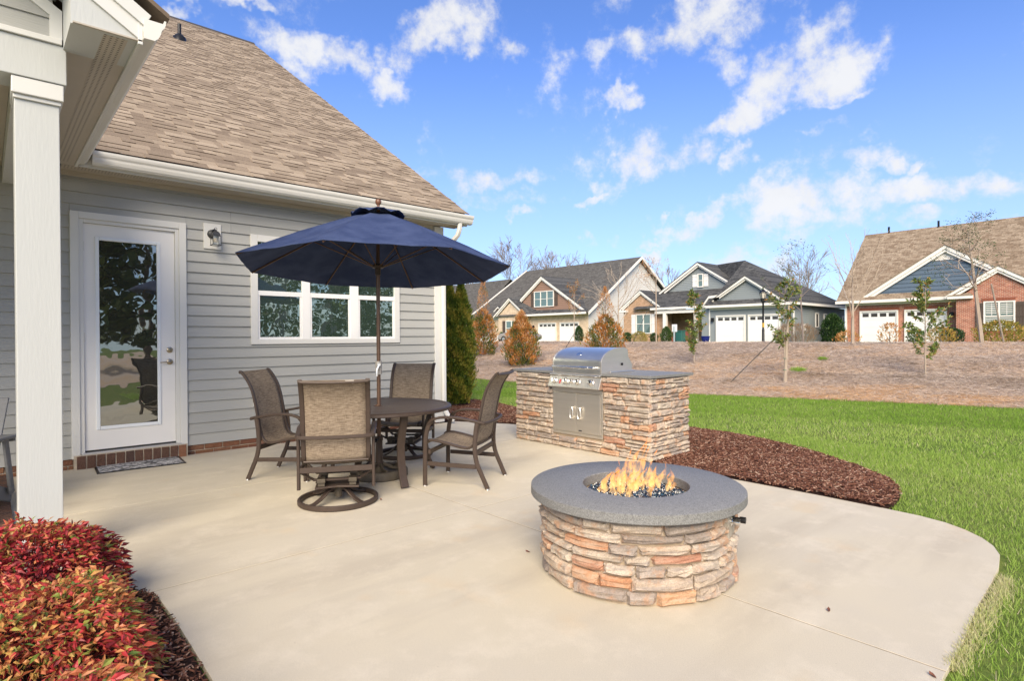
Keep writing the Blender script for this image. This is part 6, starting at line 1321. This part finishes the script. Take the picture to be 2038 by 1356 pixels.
roofq(HB, 'garage_roof', SHF_GREY, [((45.62, 25.2, 4.40), (45.62, 22.15, 6.33), (50, 22.15, 6.33), (50, 25.2, 4.40)), ((45.62, 22.15, 6.33), (45.62, 18.6, 3.95), (50, 18.6, 3.95), (50, 22.15, 6.33))], .05)
roofq(HB, 'pent_roof', SHF_GREY, [((45.5, 25.5, 3.98), (46.05, 25.5, 4.28), (46.05, 18.1, 4.28), (45.5, 18.1, 3.98))], .05)
bx(HB, 'eave_fascia', FARW, (45.45, 18.02, 3.78, 45.56, 25.52, 3.98)); bx(HB, 'soffit', FARW, (45.56, 18.4, 3.80, 46.0, 25.45, 3.84), (45.93, 18.4, 3.60, 46.0, 25.42, 3.79))
PK = (50.3, 24.4, 8.15)
roofq(HB, 'roof', SHF_GREY, [((45.5, 18.05, 3.92), (45.5, 30.7, 3.92), PK), ((57.6, 18.05, 3.92), (45.5, 18.05, 3.92), PK), ((57.6, 30.7, 3.92), (57.6, 18.05, 3.92), PK), ((45.6, 30.7, 3.92), (57.6, 30.7, 3.92), PK)] if False else [((57.6, 18.05, 3.92), (45.5, 18.05, 3.92), PK), ((57.6, 34, 3.92), (57.6, 18.05, 3.92), PK), ((45.55, 18.05, 3.95), (45.55, 25.4, 3.95), PK), (PK, (45.55, 25.4, 3.95), (50.1, 25.2, 5.9)), (PK, (50.1, 25.2, 5.9), (52.5, 28.2, 8.3))], .08)
bx(HB, 'side_fascia', FARW, (45.5, 17.98, 3.76, 57.6, 18.06, 3.95)); bx(HB, 'side_soffit', FARW, (45.5, 18.06, 3.78, 57.6, 18.45, 3.82))
PYZ(HB, 'upper_gable_wall', 50.02, [(32.4, 5.6), (25.2, 5.6), (25.2, 6.0), (28.68, 8.1)], FS_BLUE, .2); lap(HB, 'upper_siding', 50.02, [(32.3, 5.75), (25.4, 5.75), (28.68, 8.0)], .16, FS_BLUE)
rake(HB, 49.62, [(32.9, 5.72), (28.68, 8.32), (24.9, 5.95)], .22); rake(HB, 49.75, [(32.4, 5.75), (28.68, 8.12), (25.2, 5.9)], .18, name='rake_frieze')
roofq(HB, 'upper_roof', SHF_GREY, [((49.58, 32.95, 5.74), (49.58, 28.68, 8.40), (55, 28.68, 8.40), (55, 32.95, 5.74)), ((49.58, 28.68, 8.40), (49.58, 24.8, 5.95), (55, 24.8, 5.95), (55, 28.68, 8.40))], .06)
window(HB, 49.93, 28.84, 28.24, 6.0, 7.28, 1); shutter(HB, 49.98, 29.38, 28.88, 6.05, 7.22, SH_WH, 3); shutter(HB, 49.98, 28.20, 27.76, 6.05, 7.22, SH_WH, 3)
roofq(HB, 'porch_roof', SHF_GREY, [((46.85, 34.0, 4.08), (50.1, 34.0, 5.84), (50.1, 24.9, 5.84), (46.85, 25.4, 4.08))], .06); roofq(HB, 'left_roof', SHF_GREY, [((50.0, 36, 4.1), (53, 34, 6.2), (53, 30, 6.8), (50.0, 32.5, 5.75))], .05)
bx(HB, 'porch_fascia', FARW, (46.78, 26.2, 3.88, 46.88, 32.0, 4.08)); bx(HB, 'porch_beam', FARW, (46.95, 25.5, 3.52, 47.2, 31.6, 3.84))
for y in (30.55, 27.35): bx(HB, 'porch_column', FARW, (46.95, y-.16, .86, 47.25, y+.16, 3.53))
bx(HB, 'porch_back_wall', FB_ORG, (50.0, 26.9, .4, 50.2, 31.7, 3.95)); bx(HB, 'porch_end_wall', FB_ORG, (48.2, 31.0, .4, 49.0, 31.75, 3.9))
bx(HB, 'front_door', NAVYD, (49.93, 27.4, .9, 50.0, 28.3, 3.1)); bx(HB, 'entry_side', FS_BLUE, (46.4, 26.0, .4, 50, 26.2, 3.9)); bx(HB, 'door_trim', FARW, (49.92, 27.22, .9, 50.0, 27.38, 3.2))
bx(HB, 'brick_bay', FB_ORG, (47.3, 31.72, .4, 50.2, 35.45, 4.0)); PYZ(HB, 'brick_gable', 47.302, [(35.45, 3.98), (31.2, 3.98), (33.33, 5.52)], FB_ORG, .5)
bx(HB, 'bay_side', FB_ORG, (47.6, 30.72, .4, 47.9, 31.74, 3.6))
rake(HB, 47.05, [(35.85, 4.08), (33.33, 5.85), (30.7, 4.02)], .20); rake(HB, 47.12, [(35.5, 4.1), (33.33, 5.66), (31.1, 4.1)], .15, name='rake_frieze')
roofq(HB, 'bay_roof', SHF_GREY, [((47.02, 35.9, 4.08), (47.02, 33.33, 5.92), (51, 33.33, 5.92), (51, 35.9, 4.08)), ((47.02, 33.33, 5.92), (47.02, 30.65, 4.02), (51, 30.65, 4.02), (51, 33.33, 5.92))], .05)
bx(HB, 'cornice_board', FARW, (47.0, 34.9, 3.80, 47.3, 35.8, 4.0))
window(HB, 47.27, 33.95, 32.22, 1.66, 3.57, 2); shutter(HB, 47.27, 34.48, 34.0, 1.62, 3.55, SH_WH, 3); shutter(HB, 47.27, 32.17, 31.80, 1.62, 3.55, SH_WH, 3)
garage(HB, 45.925, 24.72, 22.34, .86, 3.02); garage(HB, 45.925, 21.93, 19.55, .86, 3.02); sconce(HB, 45.99, 25.1, 2.80)
def sidewin(x0, x1, za, zb, gm=DWIN):
    w = root('side_window', (x0, 18.4, za)); w.parent = HB; w.location = Vector((x0, 18.4, za))-HB.location
    bx(w, 'window_frame', FARW, (x0, 18.38, za, x0+.08, 18.46, zb), (x1-.08, 18.38, za, x1, 18.46, zb), (x0+.08, 18.38, zb-.08, x1-.08, 18.46, zb), (x0+.08, 18.38, za, x1-.08, 18.46, za+.08)); bx(w, 'pane', gm, (x0+.08, 18.42, za+.08, x1-.08, 18.43, zb-.08))
sidewin(50.2, 50.85, 2.05, 3.25); sidewin(52.0, 52.6, 2.07, 3.22); sidewin(54.2, 54.7, 2.2, 3.18); sidewin(56.2, 56.7, .9, 3.1); bx(HB, 'wall_vent', FARW, (53.1, 18.36, 2.76, 53.85, 18.46, 3.2))

# --- cream brick house
HA = root('cream_house', (48, 50, .88), 0, 'cream brick house with a brown sided gable, charcoal roof and white siding end wall', 'house')
bx(HA, 'wall', FB_TAN, (48.02, 40.62, .3, 50, 56.6, 4.0)); bx(HA, 'body', FS_WHT, (50, 40.62, .3, 66, 60.2, 4.0))
lapside(HA, 'end_siding', 40.62, [(48.0, .3), (66, .3), (66, 4.1), (57, 10.45), (48.0, 4.1)], .20, FS_WHT); b = MB(); b.prism([(48, 40.64, 3.9), (66, 40.64, 3.9), (57, 40.64, 10.4)], (0, .2, 0)); b.build('end_gable', FS_WHT, HA)
roofq(HA, 'roof', SHF_GREY2, [((47.4, 40.1, 4.02), (57, 40.1, 10.75), (57, 59.5, 10.75), (47.4, 60.5, 4.02)), ((57, 40.1, 10.75), (66.6, 40.1, 4.02), (66.6, 60.5, 4.02), (57, 59.5, 10.75))], .08)
b = MB(); b.prism([(47.35, 40.0, 3.72), (57, 40.0, 10.45), (57, 40.0, 10.78), (47.35, 40.0, 4.05)], (0, .08, 0)); b.prism([(57, 40.0, 10.45), (66.65, 40.0, 3.72), (66.65, 40.0, 4.05), (57, 40.0, 10.78)], (0, .08, 0)); b.build('end_rake', FARW, HA)
b = MB(); b.prism([(47.35, 60.52, 3.82), (57, 59.52, 10.55), (57, 59.52, 10.88), (47.35, 60.52, 4.15)], (0, .1, 0)); b.build('far_rake', FARW, HA)
PYZ(HA, 'gable_wall', 48.02, [(50.9, 4.3), (41.2, 4.3), (41.2, 4.5), (47.4, 8.15), (50.9, 5.75)], FS_BRN, .3); lap(HA, 'gable_siding', 48.02, [(50.9, 4.45), (41.4, 4.45), (47.4, 8.1), (50.9, 5.7)], .20, FS_BRN, .03)
rake(HA, 47.72, [(51.1, 5.92), (47.5, 8.42), (40.9, 4.32)], .28); rake(HA, 47.8, [(51.0, 5.75), (47.5, 8.18), (41.4, 4.38)], .18, name='rake_frieze')
roofq(HA, 'front_gable_roof', SHF_GREY, [((47.68, 51.3, 5.85), (47.68, 47.5, 8.5), (54, 47.5, 8.5), (54, 51.3, 5.85)), ((47.68, 47.5, 8.5), (47.68, 40.7, 4.30), (54, 40.7, 4.30), (54, 47.5, 8.5))], .06)
roofq(HA, 'pent_roof', SHF_GREY, [((47.2, 50.0, 4.06), (48.05, 50.6, 4.60), (48.05, 40.6, 4.48), (47.2, 40.3, 4.06))], .05); roofq(HA, 'valley_roof', SHF_GREY, [((47.6, 52.6, 6.15), (50, 51.3, 6.9), (48.0, 48.6, 4.6), (47.4, 49.8, 4.15))], .05)
bx(HA, 'eave_fascia', FARW, (47.12, 40.3, 3.84, 47.24, 49.9, 4.06)); bx(HA, 'soffit', FARW, (47.24, 40.5, 3.86, 48.0, 49.7, 3.9))
window(HA, 47.93, 48.85, 45.68, 4.88, 6.72, 3); shutter(HA, 47.98, 49.42, 48.92, 4.95, 6.65, SH_BR, 3); shutter(HA, 47.98, 45.62, 45.1, 4.95, 6.65, SH_BR, 3)
PYZ(HA, 'brick_gable', 47.6, [(54.9, .3), (49.64, .3), (49.64, 3.95), (52.4, 5.85), (54.9, 4.1)], FB_TAN, .5)
rake(HA, 47.3, [(55.6, 4.02), (52.63, 6.18), (49.6, 4.02)], .24); rake(HA, 47.4, [(55.2, 4.02), (52.63, 5.95), (50.0, 4.02)], .16, name='rake_frieze')
roofq(HA, 'bay_roof', SHF_GREY, [((47.26, 55.65, 4.02), (47.26, 52.63, 6.24), (51.5, 52.63, 6.24), (51.5, 55.65, 4.02)), ((47.26, 52.63, 6.24), (47.26, 49.5, 4.02), (51.5, 49.5, 4.02), (51.5, 52.63, 6.24))], .05)
window(HA, 47.57, 53.5, 51.4, 1.6, 3.4, 2); shutter(HA, 47.57, 54.1, 53.56, 1.55, 3.4, SH_BR, 3); shutter(HA, 47.57, 51.34, 50.8, 1.55, 3.4, SH_BR, 3)
PYZ(HA, 'porch_gable', 48.5, [(57.2, 4.2), (54.6, 4.2), (55.85, 5.1)], FS_BRN, .3); rake(HA, 48.3, [(57.5, 4.15), (55.85, 5.32), (54.2, 4.15)], .2)
roofq(HA, 'porch_roof', SHF_GREY, [((48.26, 57.5, 4.18), (48.26, 55.85, 5.38), (52, 55.85, 5.38), (52, 57.5, 4.18)), ((48.26, 55.85, 5.38), (48.26, 54.1, 4.18), (52, 54.1, 4.18), (52, 55.85, 5.38))], .05)
bx(HA, 'porch_beam', FARW, (48.0, 54.95, 3.62, 48.4, 60.2, 4.0)); bx(HA, 'louvred_wall', SH_DK, *[(48.15, 55.0, 1.3+.16*i, 48.25, 56.7, 1.3+.16*i+.13) for i in range(14)]); bx(HA, 'porch_parapet', FARW, (48.0, 54.95, .3, 48.1, 60.2, 1.5))
garage(HA, 47.95, 48.10, 45.44, .82, 2.92); garage(HA, 47.95, 44.68, 42.02, .82, 2.92); sconce(HA, 47.99, 48.95, 2.62)

# --- far brown roofed house
HD = root('far_house', (50, 70, .8), 0, 'distant house with a broad weathered grey roof behind the arborvitae', 'house')
bx(HD, 'wall', FB_TAN, (50, 62.5, .3, 62, 84, 4.0)); roofq(HD, 'roof', SHF_GREY2, [((49.4, 61.8, 4.0), (56, 61.8, 9.75), (56, 85, 9.75), (49.4, 85, 4.0)), ((56, 61.8, 9.75), (62.6, 61.8, 4.0), (62.6, 85, 4.0), (56, 85, 9.75))], .1)
PYZ(HD, 'gable_wall', 48.6, [(74, .3), (65.4, .3), (65.4, 4.2), (69.7, 7.6), (74, 4.2)], FS_BRN, .6); rake(HD, 48.2, [(74.6, 4.0), (69.7, 8.0), (64.6, 4.0)], .3); roofq(HD, 'front_gable_roof', SHF_GREY2, [((48.1, 69.7, 8.1), (48.1, 64.4, 4.0), (54, 64.4, 4.0), (54, 69.7, 8.1))], .08)
window(HD, 48.55, 69.0, 66.3, 2.3, 5.0, 2)

# ------------------------------------------------------------------ street things
lp = root('lamp_post', (34.75, 15.73, .90), 0, 'black traditional street lamp post before the blue house garage', 'street lamp')
lx, ly, lz = 34.75, 15.73, .86
b = MB(); b.lathe([(.12, 0), (.12, .12), (.08, .2), (.075, .9), (.06, .95), (.05, 2.45), (.075, 2.5), (.05, 2.55)], 12, (lx, ly, lz)); b.build('post', LAMPB, lp, smooth=True)
b = MB(); b.lathe([(.05, 2.55), (.13, 2.60), (.15, 2.78), (.12, 2.80)], 6, (lx, ly, lz)); b.build('lamp_base', LAMPB, lp)
b = MB(); b.lathe([(.12, 2.80), (.19, 3.10), (.17, 3.14)], 6, (lx, ly, lz)); b.build('lamp_glass', mat('milky_lamp_glass', (.55, .50, .44), .25), lp)
b = MB()
for k in range(6): a = k*PI/3; b.tube([(lx+.125*math.cos(a), ly+.125*math.sin(a), lz+2.80), (lx+.20*math.cos(a), ly+.20*math.sin(a), lz+3.12)], .014, 4)
b.build('lamp_frame', LAMPB, lp)
b = MB(); b.lathe([(.23, 3.12), (.21, 3.17), (.12, 3.27), (.05, 3.34), (.03, 3.38), (.05, 3.41), (0, 3.50)], 6, (lx, ly, lz)); b.build('lamp_cap', LAMPB, lp)
b = MB(); b.lathe([(.062, 1.05), (.062, 1.32)], 12, (lx, ly, lz), cap=False); b.build('yellow_tag', mat('yellow_band', (.5, .30, .03), .6), lp)
sg = root('yard_sign', (39.6, 24.83, .9), 0, 'blank white sign board on a pale post left of the blue house porch bushes', 'sign')
bx(sg, 'board', SIGNW, (39.55, 24.62, 1.75, 39.60, 25.05, 2.32), bevel=0); bx(sg, 'post', mat('pale_blue_post', (.38, .46, .48), .6), (39.48, 24.79, .8, 39.545, 24.87, 2.2))
bn = root('wheeled_bin', (40.9, 25.2, .9), 0, 'dark green wheeled bin behind the white sign board', 'bin')
b = MB(); b.prism([(40.6, 24.85, .92), (41.2, 24.85, .92), (41.2, 25.45, .92), (40.6, 25.45, .92)], (0, 0, .85)); b.build('bin_body', BIN, bn, bevel=.05); b = MB(); b.prism([(40.55, 24.82, 1.775), (41.25, 24.82, 1.775), (41.25, 25.48, 1.775), (40.55, 25.48, 1.775)], (0, 0, .09)); b.build('lid', BIN, bn, bevel=.03)
for y in (24.9, 25.35):
    b = MB(); b.tube([(41.2, y, 1.0), (41.2, y+.06, 1.0)], .12, 12); b.build('wheel', TYRE, bn)
pt = root('plant_pot', (43.25, 24.3, .9), 0, 'cobalt blue glazed pot at the blue house entry', 'pot')
b = MB(); b.lathe([(.22, 0), (.33, .25), (.34, .42), (.38, .44), (.38, .50), (.32, .50)], 20, (43.25, 24.3, .9)); b.build('pot_body', BLUEP, pt, smooth=True); b = MB(); b.lathe([(0, .46), (.32, .46)], 20, (43.25, 24.3, .9), cap=False); b.build('soil', G_MULCH, pt)
bb_ = root('garden_bench', (42.7, 26.3, .9), 0, 'low red-brown bench between the sign and the magnolia', 'bench')
bx(bb_, 'seat', REDW, *[(42.5+.12*i, 25.7, 1.28, 42.6+.12*i, 27.0, 1.32) for i in range(4)]); bx(bb_, 'backrest', REDW, *[(43.0, 25.7, 1.42+.13*i, 43.03, 27.0, 1.51+.13*i) for i in range(3)])
for x in (42.52, 42.95):
    for y in (25.75, 26.9): bx(bb_, 'leg', REDW, (x, y, .9, x+.06, y+.06, 1.28))
mb_ = root('utility_pedestal', (45.0, 17.35, .9), 0, 'white utility box on a thin post in the dry shrub beside the blue house', 'utility box')
bx(mb_, 'post', FARW, (45.0, 17.33, .8, 45.07, 17.40, 1.9)); bx(mb_, 'box', FARW, (44.95, 17.2, 1.75, 45.12, 17.52, 2.25))
car = root('parked_car', (40.0, 42.9, .86), math.radians(90+8), 'champagne saloon car mostly hidden behind the orange conifer by the cream house', 'car')
prof = [(-2.2, .35), (-2.25, .62), (-2.1, .82), (-1.35, .95), (-.75, 1.38), (.45, 1.40), (1.15, 1.0), (1.9, .88), (2.2, .70), (2.25, .40), (1.9, .25), (-1.9, .25)]
b = MB(); b.prism([(x, -.85, z) for x, z in prof], (0, 1.7, 0)); b.build('body', CARP, car, world=False, bevel=.08)
b = MB()
for s_ in (-.857, .851): b.prism([(-1.15, s_, 1.0), (-.72, s_, 1.32), (.42, s_, 1.34), (.98, s_, 1.02)], (0, .006, 0))
b.build('side_glass', DWIN, car, world=False)
for x in (-1.4, 1.4):
    for y in (-.87, .67):
        b = MB(); b.tube([(x, y, .33), (x, y+.2, .33)], .33, 20); w = b.build('wheel', TYRE, car, world=False); b = MB(); b.tube([(x, y-.004, .33), (x, y+.204, .33)], .19, 14); b.build('rim', STEEL, car, world=False)
for y in (-.62, .62):
    b = MB(); b.box(2.14, y-.2, .60, 2.235, y+.2, .74); b.build('headlight', FARW, car, world=False)
print('objects', len(bpy.data.objects), 'tris', sum(len(m_.polygons)*2 for m_ in bpy.data.meshes))
